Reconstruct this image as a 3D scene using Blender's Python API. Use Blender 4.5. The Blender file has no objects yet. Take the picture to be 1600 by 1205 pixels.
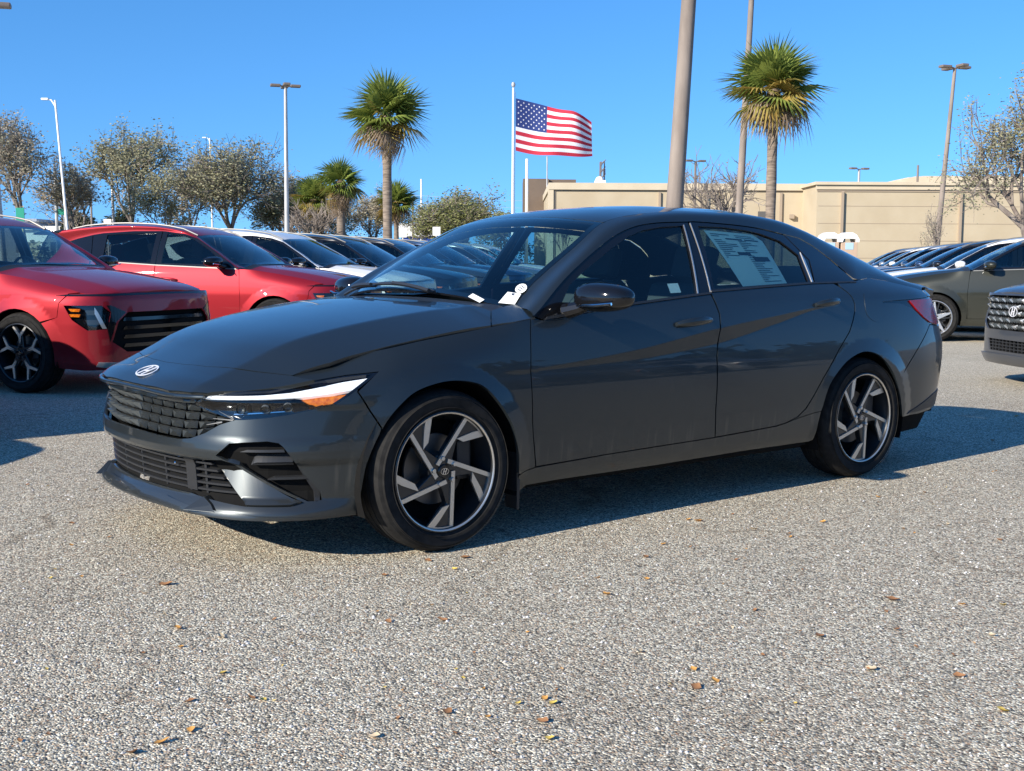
import bpy, bmesh, math, random
import numpy as np
from math import sin, cos, pi, radians, hypot, atan2
from mathutils import Vector, Matrix, geometry
random.seed(7); rng = np.random.default_rng(7)
scn = bpy.context.scene
COL = scn.collection

# ------------------------------------------------------------------ camera, sky, sun, exposure
CAM = np.array([-2.6447, -4.6661, 1.1454])
YAW, PITCH, ROLL = radians(-38.2871), radians(-5.9833), radians(.2581)
FW = np.array([-sin(YAW)*cos(PITCH), cos(YAW)*cos(PITCH), sin(PITCH)])
_r = np.array([cos(YAW), sin(YAW), 0.]); _u = np.cross(_r, FW)
RT = _r*cos(ROLL)+_u*sin(ROLL); UP = -_r*sin(ROLL)+_u*cos(ROLL)
cd = bpy.data.cameras.new('camera'); cam = bpy.data.objects.new('camera', cd); COL.objects.link(cam)
cd.sensor_width = 36; cd.lens = 36*1852.22/1600; cd.clip_start = .05; cd.clip_end = 3000
cam.matrix_world = Matrix(((RT[0], UP[0], -FW[0], CAM[0]), (RT[1], UP[1], -FW[1], CAM[1]), (RT[2], UP[2], -FW[2], CAM[2]), (0, 0, 0, 1)))
scn.camera = cam
scn.cycles.transparent_max_bounces = 24
SUN_EL, SUN_AZ = radians(25.0), radians(183.0)      # azimuth of the direction TOWARDS the sun, measured from +X
w = bpy.data.worlds.new('World'); scn.world = w; w.use_nodes = True
nt = w.node_tree; nt.nodes.clear()
sky = nt.nodes.new('ShaderNodeTexSky'); sky.sky_type = 'NISHITA'; sky.sun_disc = False
sky.sun_elevation = SUN_EL; sky.sun_rotation = radians(90)-SUN_AZ
sky.air_density = 1.0; sky.dust_density = 0; sky.ozone_density = 6; sky.altitude = 0
bg = nt.nodes.new('ShaderNodeBackground'); bg.inputs[1].default_value = .135
wo = nt.nodes.new('ShaderNodeOutputWorld')
tcw = nt.nodes.new('ShaderNodeTexCoord'); vm = nt.nodes.new('ShaderNodeVectorMath'); vm.operation = 'ADD'; vm.inputs[1].default_value = (0, 0, .14)
vn = nt.nodes.new('ShaderNodeVectorMath'); vn.operation = 'NORMALIZE'; hs_ = nt.nodes.new('ShaderNodeHueSaturation'); hs_.inputs['Saturation'].default_value = 1.15
nt.links.new(tcw.outputs['Generated'], vm.inputs[0]); nt.links.new(vm.outputs[0], vn.inputs[0]); nt.links.new(vn.outputs[0], sky.inputs[0])
nt.links.new(sky.outputs[0], hs_.inputs['Color']); nt.links.new(hs_.outputs[0], bg.inputs[0]); nt.links.new(bg.outputs[0], wo.inputs[0])
sl = bpy.data.lights.new('sun', 'SUN'); sl.energy = 5.0; sl.angle = radians(.5); sl.color = (1, .92, .80)
so = bpy.data.objects.new('sun', sl); COL.objects.link(so)
SD = Vector((cos(SUN_AZ)*cos(SUN_EL), sin(SUN_AZ)*cos(SUN_EL), sin(SUN_EL)))
so.rotation_euler = (-SD).to_track_quat('-Z', 'Y').to_euler()
scn.view_settings.view_transform = 'Standard'; scn.view_settings.look = 'None'
scn.view_settings.exposure = .76; scn.view_settings.gamma = 1; scn.view_settings.use_curve_mapping = False

# ------------------------------------------------------------------ materials
def mat(name, col=(.5, .5, .5), rough=.5, metal=0, coat=0, coat_rough=.03, spec=.5, emis=None, es=0, trans=0, ior=1.45):
    m = bpy.data.materials.new(name); m.use_nodes = True
    b = m.node_tree.nodes['Principled BSDF']
    b.inputs['Base Color'].default_value = (*col, 1); b.inputs['Roughness'].default_value = rough
    b.inputs['Metallic'].default_value = metal; b.inputs['Coat Weight'].default_value = coat
    b.inputs['Coat Roughness'].default_value = coat_rough; b.inputs['Specular IOR Level'].default_value = spec
    b.inputs['Transmission Weight'].default_value = trans; b.inputs['IOR'].default_value = ior
    if emis: b.inputs['Emission Color'].default_value = (*emis, 1); b.inputs['Emission Strength'].default_value = es
    return m
def nodes(m): return m.node_tree.nodes, m.node_tree.links, m.node_tree.nodes['Principled BSDF']
def noise_col(m, scale, c1, c2, lo=.35, hi=.65, detail=4, obj=True, bump=0, bscale=None, stretch=None, dist=.01):
    N, L, b = nodes(m)
    tc = N.new('ShaderNodeTexCoord'); mp = N.new('ShaderNodeMapping'); L.new(tc.outputs['Object'], mp.inputs[0])
    if stretch: mp.inputs['Scale'].default_value = stretch
    n = N.new('ShaderNodeTexNoise'); n.inputs['Scale'].default_value = scale; n.inputs['Detail'].default_value = detail
    L.new(mp.outputs[0], n.inputs['Vector'])
    r = N.new('ShaderNodeValToRGB'); r.color_ramp.elements[0].position = lo; r.color_ramp.elements[1].position = hi
    r.color_ramp.elements[0].color = (*c1, 1); r.color_ramp.elements[1].color = (*c2, 1)
    L.new(n.outputs['Fac'], r.inputs[0]); L.new(r.outputs[0], b.inputs['Base Color'])
    if bump:
        n2 = N.new('ShaderNodeTexNoise'); n2.inputs['Scale'].default_value = bscale or scale*4; n2.inputs['Detail'].default_value = 5
        L.new(mp.outputs[0], n2.inputs['Vector'])
        bp = N.new('ShaderNodeBump'); bp.inputs['Strength'].default_value = bump; bp.inputs['Distance'].default_value = dist
        L.new(n2.outputs['Fac'], bp.inputs['Height']); L.new(bp.outputs[0], b.inputs['Normal'])
    return m
def paint(name, col, metal=.55, rough=.38, flake=True, dirt=0, streak=0):
    """metallic car paint: flakes in the base, clear coat over it, a little road dust low down"""
    m = mat(name, col, rough, metal, coat=.75, coat_rough=.012, spec=.4); m.node_tree.nodes['Principled BSDF'].inputs['Coat IOR'].default_value = 1.42
    N, L, b = nodes(m)
    tc = N.new('ShaderNodeTexCoord'); n = N.new('ShaderNodeTexNoise'); n.inputs['Scale'].default_value = 2.2; n.inputs['Detail'].default_value = 6
    L.new(tc.outputs['Object'], n.inputs['Vector'])
    mx = N.new('ShaderNodeMixRGB'); mx.inputs[1].default_value = (*col, 1)
    mx.inputs[2].default_value = (.30, .27, .23, 1)
    sp = N.new('ShaderNodeSeparateXYZ'); L.new(tc.outputs['Object'], sp.inputs[0])
    mr = N.new('ShaderNodeMapRange'); mr.inputs[1].default_value = .62; mr.inputs[2].default_value = .15; mr.inputs[3].default_value = 0; mr.inputs[4].default_value = .10+dirt
    L.new(sp.outputs['Z'], mr.inputs[0])
    mu = N.new('ShaderNodeMath'); mu.operation = 'MULTIPLY'; L.new(mr.outputs[0], mu.inputs[0]); L.new(n.outputs['Fac'], mu.inputs[1])
    src = mu.outputs[0]
    if streak:                                       # dried splashes running down the lower door skins
        mp = N.new('ShaderNodeMapping'); mp.inputs['Scale'].default_value = (26, 1, 2.2); L.new(tc.outputs['Object'], mp.inputs[0])
        n2 = N.new('ShaderNodeTexNoise'); n2.inputs['Scale'].default_value = 1.0; n2.inputs['Detail'].default_value = 3; L.new(mp.outputs[0], n2.inputs['Vector'])
        r1 = N.new('ShaderNodeMapRange'); r1.inputs[1].default_value = .56; r1.inputs[2].default_value = .74; L.new(n2.outputs['Fac'], r1.inputs[0])
        r2 = N.new('ShaderNodeMapRange'); r2.inputs[1].default_value = .43; r2.inputs[2].default_value = .37; L.new(sp.outputs['Z'], r2.inputs[0])
        r3 = N.new('ShaderNodeMapRange'); r3.inputs[1].default_value = .26; r3.inputs[2].default_value = .33; L.new(sp.outputs['Z'], r3.inputs[0])
        m1 = N.new('ShaderNodeMath'); m1.operation = 'MULTIPLY'; L.new(r1.outputs[0], m1.inputs[0]); L.new(r2.outputs[0], m1.inputs[1])
        m2 = N.new('ShaderNodeMath'); m2.operation = 'MULTIPLY'; L.new(m1.outputs[0], m2.inputs[0]); L.new(r3.outputs[0], m2.inputs[1])
        m3 = N.new('ShaderNodeMath'); m3.operation = 'MULTIPLY_ADD'; m3.inputs[1].default_value = streak; L.new(m2.outputs[0], m3.inputs[0]); L.new(mu.outputs[0], m3.inputs[2]); src = m3.outputs[0]
    L.new(src, mx.inputs[0]); L.new(mx.outputs[0], b.inputs['Base Color'])
    cr = N.new('ShaderNodeMath'); cr.operation = 'MULTIPLY_ADD'; cr.inputs[1].default_value = .25; cr.inputs[2].default_value = .012
    L.new(mu.outputs[0], cr.inputs[0]); L.new(cr.outputs[0], b.inputs['Coat Roughness'])
    return m
def glass_mat(name, tint, ior=1.52, rough=0.0):
    m = bpy.data.materials.new(name); m.use_nodes = True; N = m.node_tree.nodes; L = m.node_tree.links; N.clear()
    o = N.new('ShaderNodeOutputMaterial'); mx = N.new('ShaderNodeMixShader'); t = N.new('ShaderNodeBsdfTransparent'); g = N.new('ShaderNodeBsdfGlossy')
    t.inputs[0].default_value = (*tint, 1); g.inputs['Roughness'].default_value = rough; g.inputs[0].default_value = (1, 1, 1, 1)
    f = N.new('ShaderNodeFresnel'); ge = N.new('ShaderNodeNewGeometry'); io = N.new('ShaderNodeMapRange'); io.inputs[3].default_value = ior; io.inputs[4].default_value = 1/ior
    L.new(ge.outputs['Backfacing'], io.inputs[0]); L.new(io.outputs[0], f.inputs[0])       # a thin pane reflects alike from both sides
    L.new(f.outputs[0], mx.inputs[0]); L.new(t.outputs[0], mx.inputs[1]); L.new(g.outputs[0], mx.inputs[2]); L.new(mx.outputs[0], o.inputs[0])
    return m
M = {}
M['grey_paint'] = paint('grey_car_paint', (.026, .034, .039), metal=.6, rough=.34, dirt=.04, streak=.16)
M['red_paint'] = paint('red_car_paint', (.25, .005, .012), metal=.5, rough=.5)
M['white_paint'] = paint('white_car_paint', (.74, .73, .70), metal=0, rough=.4)
M['black_paint'] = paint('black_car_paint', (.012, .012, .014), metal=.3, rough=.35)
M['silver_paint'] = paint('silver_car_paint', (.42, .43, .44), metal=.7, rough=.38)
M['olive_paint'] = paint('olive_car_paint', (.026, .028, .021), metal=.4, rough=.38)
M['graphite_paint'] = paint('graphite_car_paint', (.06, .065, .075), metal=.5, rough=.4)
M['blue_paint'] = paint('blue_car_paint', (.03, .06, .13), metal=.5, rough=.4)
M['gloss_black'] = mat('gloss_black_trim', (.006, .006, .007), .10, 0, coat=.25)
M['satin_black'] = mat('satin_black_plastic', (.018, .019, .021), .42)
M['matt_black'] = mat('matt_black_lining', (.008, .008, .008), .9, spec=.1)
M['grille_grey'] = mat('dark_grille_plastic', (.065, .074, .076), .32, .35, coat=.4)
M['intake_grey'] = mat('dark_intake_plastic', (.032, .036, .038), .4)
M['chrome'] = mat('bright_chrome', (.75, .75, .76), .12, 1)
M['emblem'] = mat('bright_badge_metal', (.80, .80, .82), .35, .35)
M['satin_metal'] = mat('satin_alloy', (.62, .60, .56), .30, .9)
M['rail_grey'] = mat('grey_rail_paint', (.17, .17, .165), .45, .3)
M['machined'] = mat('machined_alloy_face', (.60, .57, .52), .34, .85)
M['wheel_dark'] = mat('dark_alloy_paint', (.022, .024, .027), .3, .4, coat=.5)
M['wheel_silver'] = mat('silver_alloy_paint', (.55, .56, .57), .28, .8, coat=.3)
M['rubber'] = noise_col(mat('tyre_rubber', (.014, .014, .014), .82, spec=.2), 30, (.010, .010, .010), (.019, .0185, .018), bump=.15, bscale=200, dist=.001)
M['disc'] = mat('brake_disc_steel', (.13, .125, .12), .4, .8)
M['glass'] = glass_mat('tinted_side_glass', (.50, .68, .70))
M['rear_door_glass'] = glass_mat('teal_rear_door_glass', (.30, .50, .56))
M['dark_glass'] = glass_mat('dark_rear_glass', (.16, .20, .21))
M['screen_glass'] = glass_mat('windscreen_glass', (.66, .82, .82), 1.75)
M['lamp_clear'] = glass_mat('clear_lamp_cover', (.75, .78, .8))
M['lamp_white'] = mat('white_lamp_guide', (.92, .93, .95), .25, 0, emis=(1, 1, 1), es=.35)
M['amber'] = noise_col(mat('amber_lens', (.9, .20, .01), .2, coat=.8, emis=(1, .25, .02), es=.15), 60, (.55, .08, .004), (1, .28, .01))
M['red_lens'] = mat('red_tail_lens', (.40, .008, .014), .25, coat=.3)
M['cloth'] = mat('seat_cloth', (.05, .055, .06), .85)
M['pale_cloth'] = mat('pale_headlining', (.30, .31, .30), .9)
M['paper'] = mat('white_paper', (.72, .74, .72), .7)
M['ink'] = mat('dark_print', (.05, .06, .09), .7)
M['yellow_tag'] = mat('yellow_paper', (.80, .70, .05), .6)

# ------------------------------------------------------------------ object helpers
def empty(name, label, cat, loc=(0, 0, 0), rz=0, group=None):
    o = bpy.data.objects.new(name, None); COL.objects.link(o); o.location = loc; o.rotation_euler = (0, 0, rz)
    o.empty_display_size = .1; o['label'] = label; o['category'] = cat
    if group: o['group'] = group
    return o
def tag(o, label=None, cat=None, group=None, kind=None):
    if label: o['label'] = label
    if cat: o['category'] = cat
    if group: o['group'] = group
    if kind: o['kind'] = kind
    return o
def link(name, me, m=None, parent=None, loc=None, rot=None, scale=None):
    o = bpy.data.objects.new(name, me); COL.objects.link(o)
    if m is not None and not me.materials: me.materials.append(m)
    if parent: o.parent = parent
    if loc is not None: o.location = loc
    if rot is not None: o.rotation_euler = rot
    if scale is not None: o.scale = scale
    return o
def mesh(name, V, Fc, smooth=False, sharp=None):
    me = bpy.data.meshes.new(name); me.from_pydata([tuple(map(float, v)) for v in V], [], [tuple(map(int, f)) for f in Fc]); me.update()
    if smooth:
        me.polygons.foreach_set('use_smooth', [True]*len(me.polygons))
        if sharp: me.set_sharp_from_angle(angle=radians(sharp))
    return me
def obj(name, V, Fc, m, parent=None, smooth=False, sharp=None, **k):
    return link(name, mesh(name, V, Fc, smooth, sharp), m, parent, **k)
class B:
    """collects shapes into one mesh"""
    def __init__(s): s.V = []; s.F = []
    def add(s, V, F):
        o = len(s.V); s.V += [tuple(v) for v in V]; s.F += [tuple(i+o for i in f) for f in F]; return s
    def box(s, c, d, R=None):
        V = [((i*2-1)*d[0]/2, (j*2-1)*d[1]/2, (k*2-1)*d[2]/2) for i in (0, 1) for j in (0, 1) for k in (0, 1)]
        if R is not None: V = [tuple(R @ Vector(v)) for v in V]
        V = [(v[0]+c[0], v[1]+c[1], v[2]+c[2]) for v in V]
        return s.add(V, [(0, 1, 3, 2), (4, 6, 7, 5), (0, 4, 5, 1), (2, 3, 7, 6), (0, 2, 6, 4), (1, 5, 7, 3)])
    def tube(s, P, r, n=8, cap=True):
        P = [Vector(p) for p in P]; rr = r if hasattr(r, '__len__') else [r]*len(P); rings = []
        nrm = None
        for i, p in enumerate(P):
            t = (P[min(i+1, len(P)-1)]-P[max(i-1, 0)]).normalized()
            if nrm is None: nrm = t.orthogonal().normalized()
            nrm = (nrm-t*nrm.dot(t)).normalized(); b = t.cross(nrm)
            rings.append([p+(nrm*cos(2*pi*k/n)+b*sin(2*pi*k/n))*rr[i] for k in range(n)])
        V = [v for R_ in rings for v in R_]; Fc = []
        for i in range(len(P)-1):
            for k in range(n): a = i*n+k; b_ = i*n+(k+1) % n; Fc.append((a, b_, b_+n, a+n))
        if cap: Fc.append(tuple(range(n))[::-1]); Fc.append(tuple((len(P)-1)*n+k for k in range(n)))
        return s.add(V, Fc)
    def prism(s, poly, y0, y1, axis='y'):
        """polygon in the two other axes extruded along the axis"""
        n = len(poly)
        f = {'y': lambda a, b, h: (a, h, b), 'z': lambda a, b, h: (a, b, h), 'x': lambda a, b, h: (h, a, b)}[axis]
        V = [f(a, b, y0) for a, b in poly]+[f(a, b, y1) for a, b in poly]
        Fc = [tuple(range(n)), tuple(range(2*n-1, n-1, -1))]+[(i, i+n, (i+1) % n+n, (i+1) % n) for i in range(n)]
        return s.add(V, Fc)
    def out(s, name, m, parent=None, smooth=False, sharp=35, bevel=0, seg=2, **k):
        me = mesh(name, s.V, s.F)
        bm = bmesh.new(); bm.from_mesh(me)
        bmesh.ops.recalc_face_normals(bm, faces=bm.faces)
        if bevel:
            bmesh.ops.bevel(bm, geom=[e for e in bm.edges if e.is_manifold and e.calc_face_angle(0) > .5], offset=bevel, segments=seg, profile=.6, affect='EDGES', clamp_overlap=True)
        bm.to_mesh(me); bm.free()
        if smooth: me.polygons.foreach_set('use_smooth', [True]*len(me.polygons)); me.set_sharp_from_angle(angle=radians(sharp))
        return link(name, me, m, parent, **k)
def lathe(prof, n=48, axis='y', closed=False):
    """profile list of (radius, offset along axis)"""
    V = []; F = []
    for i in range(n):
        a = 2*pi*i/n
        for r_, h in prof:
            V.append((r_*cos(a), h, r_*sin(a)) if axis == 'y' else (r_*cos(a), r_*sin(a), h))
    m_ = len(prof)
    for i in range(n):
        j = (i+1) % n
        for k in range(m_-1): F.append((i*m_+k, i*m_+k+1, j*m_+k+1, j*m_+k))
    return V, F
def copy_tree(o, parent=None, swap=None):
    c = o.copy(); COL.objects.link(c)
    if parent: c.parent = parent
    if swap and c.type == 'MESH':
        for i, sl_ in enumerate(c.material_slots):
            if sl_.material in swap:
                mm = swap[sl_.material]; sl_.link = 'OBJECT'; sl_.material = mm
    for ch in o.children: copy_tree(ch, c, swap)
    return c

# ------------------------------------------------------------------ surfaces for car bodies
def sstep(a, b, x):
    t = np.clip((np.asarray(x, float)-a)/(b-a), 0, 1); return t*t*(3-2*t)
def pchip(xs, ys, x):
    xs = np.asarray(xs, float); ys = np.asarray(ys, float); x = np.asarray(x, float)
    h = np.diff(xs); m = np.diff(ys)/h; d = np.zeros_like(ys)
    for i in range(1, len(xs)-1):
        if m[i-1]*m[i] > 0:
            w1 = 2*h[i]+h[i-1]; w2 = h[i]+2*h[i-1]; d[i] = (w1+w2)/(w1/m[i-1]+w2/m[i])
    d[0] = m[0]; d[-1] = m[-1]
    i = np.clip(np.searchsorted(xs, x)-1, 0, len(xs)-2); t = np.clip((x-xs[i])/h[i], -.2, 1.2)
    return (2*t**3-3*t**2+1)*ys[i]+(t**3-2*t**2+t)*h[i]*d[i]+(-2*t**3+3*t**2)*ys[i+1]+(t**3-t**2)*h[i]*d[i+1]
def catmull(P, n=20, closed=False):
    P = np.asarray(P, float)
    Q = np.vstack([P[-1], P, P[0], P[1]]) if closed else np.vstack([2*P[0]-P[1], P, 2*P[-1]-P[-2]])
    out = []
    for i in range(1, len(Q)-2):
        p0, p1, p2, p3 = Q[i-1:i+3]
        for t in np.linspace(0, 1, n, endpoint=False):
            out.append(.5*((2*p1)+(-p0+p2)*t+(2*p0-5*p1+4*p2-p3)*t*t+(-p0+3*p1-3*p2+p3)*t**3))
    if not closed: out.append(Q[-2])
    return np.array(out)
class Wrap:
    """body side: plan curve of the near half (front centre to rear centre) with an inset d(s, z); negative s = far half"""
    def __init__(s, plan, inset):
        Q = catmull(plan, 24)
        L = np.r_[0, np.cumsum(np.linalg.norm(np.diff(Q, axis=0), axis=1))]
        s.L = L[-1]; s.S = np.linspace(0, s.L, 700); s.X = np.interp(s.S, L, Q[:, 0]); s.Y = np.interp(s.S, L, Q[:, 1])
        k = np.ones(9)/9
        for _ in range(2):
            for A in ('X', 'Y'):
                v = getattr(s, A)
                p = np.r_[(2*v[0]-v[4:0:-1]) if A == 'Y' else v[4:0:-1], v, (2*v[-1]-v[-2:-6:-1]) if A == 'Y' else v[-2:-6:-1]]
                setattr(s, A, np.convolve(p, k, 'valid'))
        tx = np.gradient(s.X, s.S); ty = np.gradient(s.Y, s.S); n = np.hypot(tx, ty)
        s.NX, s.NY = ty/n, -tx/n; s.inset = inset
    def sx(s, x): return float(np.interp(x, s.X, s.S))
    def pos(s, U):
        U = np.asarray(U, float).reshape(-1, 2); sg = np.where(U[:, 0] < 0, -1., 1.); sv, z = np.abs(U[:, 0]), U[:, 1]
        x = np.interp(sv, s.S, s.X); y = np.interp(sv, s.S, s.Y); nx = np.interp(sv, s.S, s.NX); ny = np.interp(sv, s.S, s.NY)
        d = s.inset(sv, x, z); return np.stack([x-nx*d, (y-ny*d)*sg, z], -1)
class Height:
    def __init__(s, f): s.f = f
    def pos(s, U):
        U = np.asarray(U, float).reshape(-1, 2); return np.stack([U[:, 0], U[:, 1], s.f(U[:, 0], U[:, 1])], -1)
def surf_normal(S, U, h=.0025):
    U = np.asarray(U, float); a = S.pos(U+[h, 0])-S.pos(U-[h, 0]); b = S.pos(U+[0, h])-S.pos(U-[0, h])
    n = np.cross(a, b); n /= np.linalg.norm(n, axis=1)[:, None]+1e-12
    return n
def dens(P, g):
    out = []
    for i in range(len(P)):
        a = np.array(P[i], float); b = np.array(P[(i+1) % len(P)], float); n = max(1, int(math.ceil(np.linalg.norm(b-a)/g)))
        for k in range(n): out.append(a+(b-a)*k/n)
    return np.array(out)
def inside(poly, pts):
    x, y = pts[:, 0], pts[:, 1]; c = np.zeros(len(pts), bool); P = np.asarray(poly)
    for i in range(len(P)):
        x1, y1 = P[i-1]; x2, y2 = P[i]
        if y1 == y2: continue
        c ^= ((y1 > y) != (y2 > y)) & (x < (x2-x1)*(y-y1)/(y2-y1)+x1)
    return c
def tri_region(outline, holes, g, lines=()):
    loops = [dens(outline, g)]+[dens(h, g) for h in holes]
    pts = []; edges = []
    for Lp in loops:
        o = len(pts); n = len(Lp); pts += list(Lp); edges += [(o+i, o+(i+1) % n) for i in range(n)]
    ex = []
    for Ln in lines:                                  # polylines the triangles must follow (creases)
        Ln = np.asarray(Ln); ok_ = inside(loops[0], Ln); bd = np.array(pts); ok_ &= ((Ln[:, None, :]-bd[None]) ** 2).sum(-1).min(1) > .003**2
        prev = None
        for k, p in enumerate(Ln):
            if ok_[k]:
                pts.append(p); ex.append(p)
                if prev == k-1: edges.append((len(pts)-2, len(pts)-1))
                prev = k
    nb = len(pts); O = np.array(outline); lo = O.min(0); hi = O.max(0)
    gx, gy = np.meshgrid(np.arange(lo[0]+g*.37, hi[0], g), np.arange(lo[1]+g*.41, hi[1], g), indexing='ij')
    G = np.stack([gx.ravel(), gy.ravel()], -1)
    ok = inside(loops[0], G)
    for h in loops[1:]: ok &= ~inside(h, G)
    G = G[ok]; bp = np.array(pts)
    if len(G):
        keep = np.ones(len(G), bool)
        for i in range(0, len(bp), 400): keep &= (((G[:, None, :]-bp[None, i:i+400, :])**2).sum(-1).min(1) > (.45*g)**2)
        G = G[keep]; pts += list(G)
    r_ = geometry.delaunay_2d_cdt([Vector((float(p[0]), float(p[1]))) for p in pts], edges, [], 0, 1e-6)
    P = np.array([(v[0], v[1]) for v in r_[0]]); T = np.array([tuple(f) for f in r_[2] if len(f) == 3])
    c = P[T].mean(1); ok = inside(loops[0], c)
    for h in loops[1:]: ok &= ~inside(h, c)
    return P, T[ok]
def panel(name, S, outline, m, parent, holes=(), g=.03, lines=(), off=0, thick=.016, mirror=True, flip=None, label=None, both=None):
    """a sheet cut from the surface along an outline, with its edges turned inwards; mirror = also the far-side twin"""
    P, T = tri_region(outline, list(holes), g, lines)
    N = surf_normal(S, P, .0012 if len(lines) else .0025); V = S.pos(P)
    if flip is None:
        c = V.mean(0); ref = np.array([c[0]-1.6, c[1], c[2]-.5]); flip = (N.mean(0) @ ref) < 0
    if flip: N = -N
    o = off(P) if callable(off) else off
    V = V+N*np.asarray(o).reshape(-1, 1) if callable(off) else V+N*o
    if callable(off):
        h = .004
        def fp(Q): return S.pos(Q)+(surf_normal(S, Q)*(-1 if flip else 1))*off(Q).reshape(-1, 1)
        N2 = np.cross(fp(P+[h, 0])-fp(P-[h, 0]), fp(P+[0, h])-fp(P-[0, h])); N2 /= np.linalg.norm(N2, axis=1)[:, None]+1e-12
        N = N2*np.sign((N2*N).sum(1))[:, None]
    # orientation of the triangles
    tn = np.cross(V[T[:, 1]]-V[T[:, 0]], V[T[:, 2]]-V[T[:, 0]]); bad = (tn*N[T[:, 0]]).sum(1) < 0
    T = T.copy(); T[bad] = T[bad][:, ::-1]
    E = {}
    for t in T:
        for a, b in ((t[0], t[1]), (t[1], t[2]), (t[2], t[0])):
            if (b, a) in E: del E[(b, a)]
            else: E[(a, b)] = 1
    V = list(map(tuple, V)); NN = list(map(tuple, N)); F = [tuple(t) for t in T]
    if thick:
        for a, b in E:
            va, vb = np.array(V[a]), np.array(V[b]); na, nb_ = N[a], N[b]
            sn = np.cross(vb-va, na); l = np.linalg.norm(sn); sn = sn/l if l > 0 else na
            k = len(V); V += [tuple(va), tuple(vb), tuple(vb-nb_*thick), tuple(va-na*thick)]
            bl = (sn*.8+na*.2) ; NN += [tuple(bl), tuple((sn*.8+nb_*.2)), tuple(sn), tuple(sn)]; F.append((k+1, k, k+3, k+2))
    outs = []
    for sgn in ((1, -1) if mirror else (1,)):
        VV = [(v[0], v[1]*sgn, v[2]) for v in V]; N3 = [(n[0], n[1]*sgn, n[2]) for n in NN]
        FF = F if sgn == 1 else [f[::-1] for f in F]
        me = mesh(name, VV, FF, True); me.normals_split_custom_set_from_vertices(N3)
        o_ = link(name, me, m, parent)
        if label: o_['label'] = label
        outs.append(o_)
    return outs
def ribbon(name, A, Bc, ta, tb, m, parent, n=8, mirror=True, bulge=1.0):
    """surface between two 3D curves, leaving A along ta and arriving at B along tb"""
    A = np.asarray(A); Bc = np.asarray(Bc); V = []; K = len(A)
    L = np.linalg.norm(Bc-A, axis=1)[:, None]*bulge
    for k in range(n+1):
        t = k/n; V.append((2*t**3-3*t**2+1)*A+(t**3-2*t**2+t)*L*ta+(-2*t**3+3*t**2)*Bc+(t**3-t**2)*L*tb)
    V = np.concatenate(V); F = [(j*K+i, j*K+i+1, (j+1)*K+i+1, (j+1)*K+i) for j in range(n) for i in range(K-1)]
    outs = []
    for sgn in ((1, -1) if mirror else (1,)):
        VV = V*[1, sgn, 1]; FF = [f[::-1] for f in F] if sgn == 1 else F
        a = VV[FF[0][1]]-VV[FF[0][0]]; b = VV[FF[0][2]]-VV[FF[0][0]]
        nn = np.cross(a, b)
        if nn[1]*(-sgn)+nn[2] < 0: FF = [f[::-1] for f in FF]
        outs.append(obj(name, VV, FF, m, parent, True, 50))
    return outs
def resample(P, n):
    P = np.asarray(P, float); L = np.r_[0, np.cumsum(np.linalg.norm(np.diff(P, axis=0), axis=1))]
    t = np.linspace(0, L[-1], n); return np.stack([np.interp(t, L, P[:, k]) for k in range(P.shape[1])], -1)
def byx(P, xs):
    P = np.asarray(P, float); return np.stack([xs]+[np.interp(xs, P[:, 0], P[:, k]) for k in range(1, P.shape[1])], -1)
def emblem_mesh(wd, ht, th=.004):
    """oval ring with a slanted letter H, in the x-z plane facing -y"""
    b = B(); n = 40; t = .085
    for k in range(n):
        a0, a1 = 2*pi*k/n, 2*pi*(k+1)/n
        q = [(cos(a)*s_*wd/2, sin(a)*s2*ht/2) for a, s_, s2 in ((a0, 1, 1), (a1, 1, 1), (a1, 1-t, 1-t*wd/ht), (a0, 1-t, 1-t*wd/ht))]
        b.prism(q, 0, -th)
    W_, H_ = wd/2, ht/2
    b.prism([(-.50*W_, -.66*H_), (-.35*W_, -.80*H_), (-.06*W_, .70*H_), (-.20*W_, .84*H_)], 0, -th*1.02)
    b.prism([(.20*W_, -.84*H_), (.06*W_, -.70*H_), (.35*W_, .80*H_), (.50*W_, .66*H_)], 0, -th*1.04)
    b.prism([(-.28*W_, -.16*H_), (.12*W_, -.04*H_), (.28*W_, .16*H_), (-.12*W_, .04*H_)], 0, -th)
    return b

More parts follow.
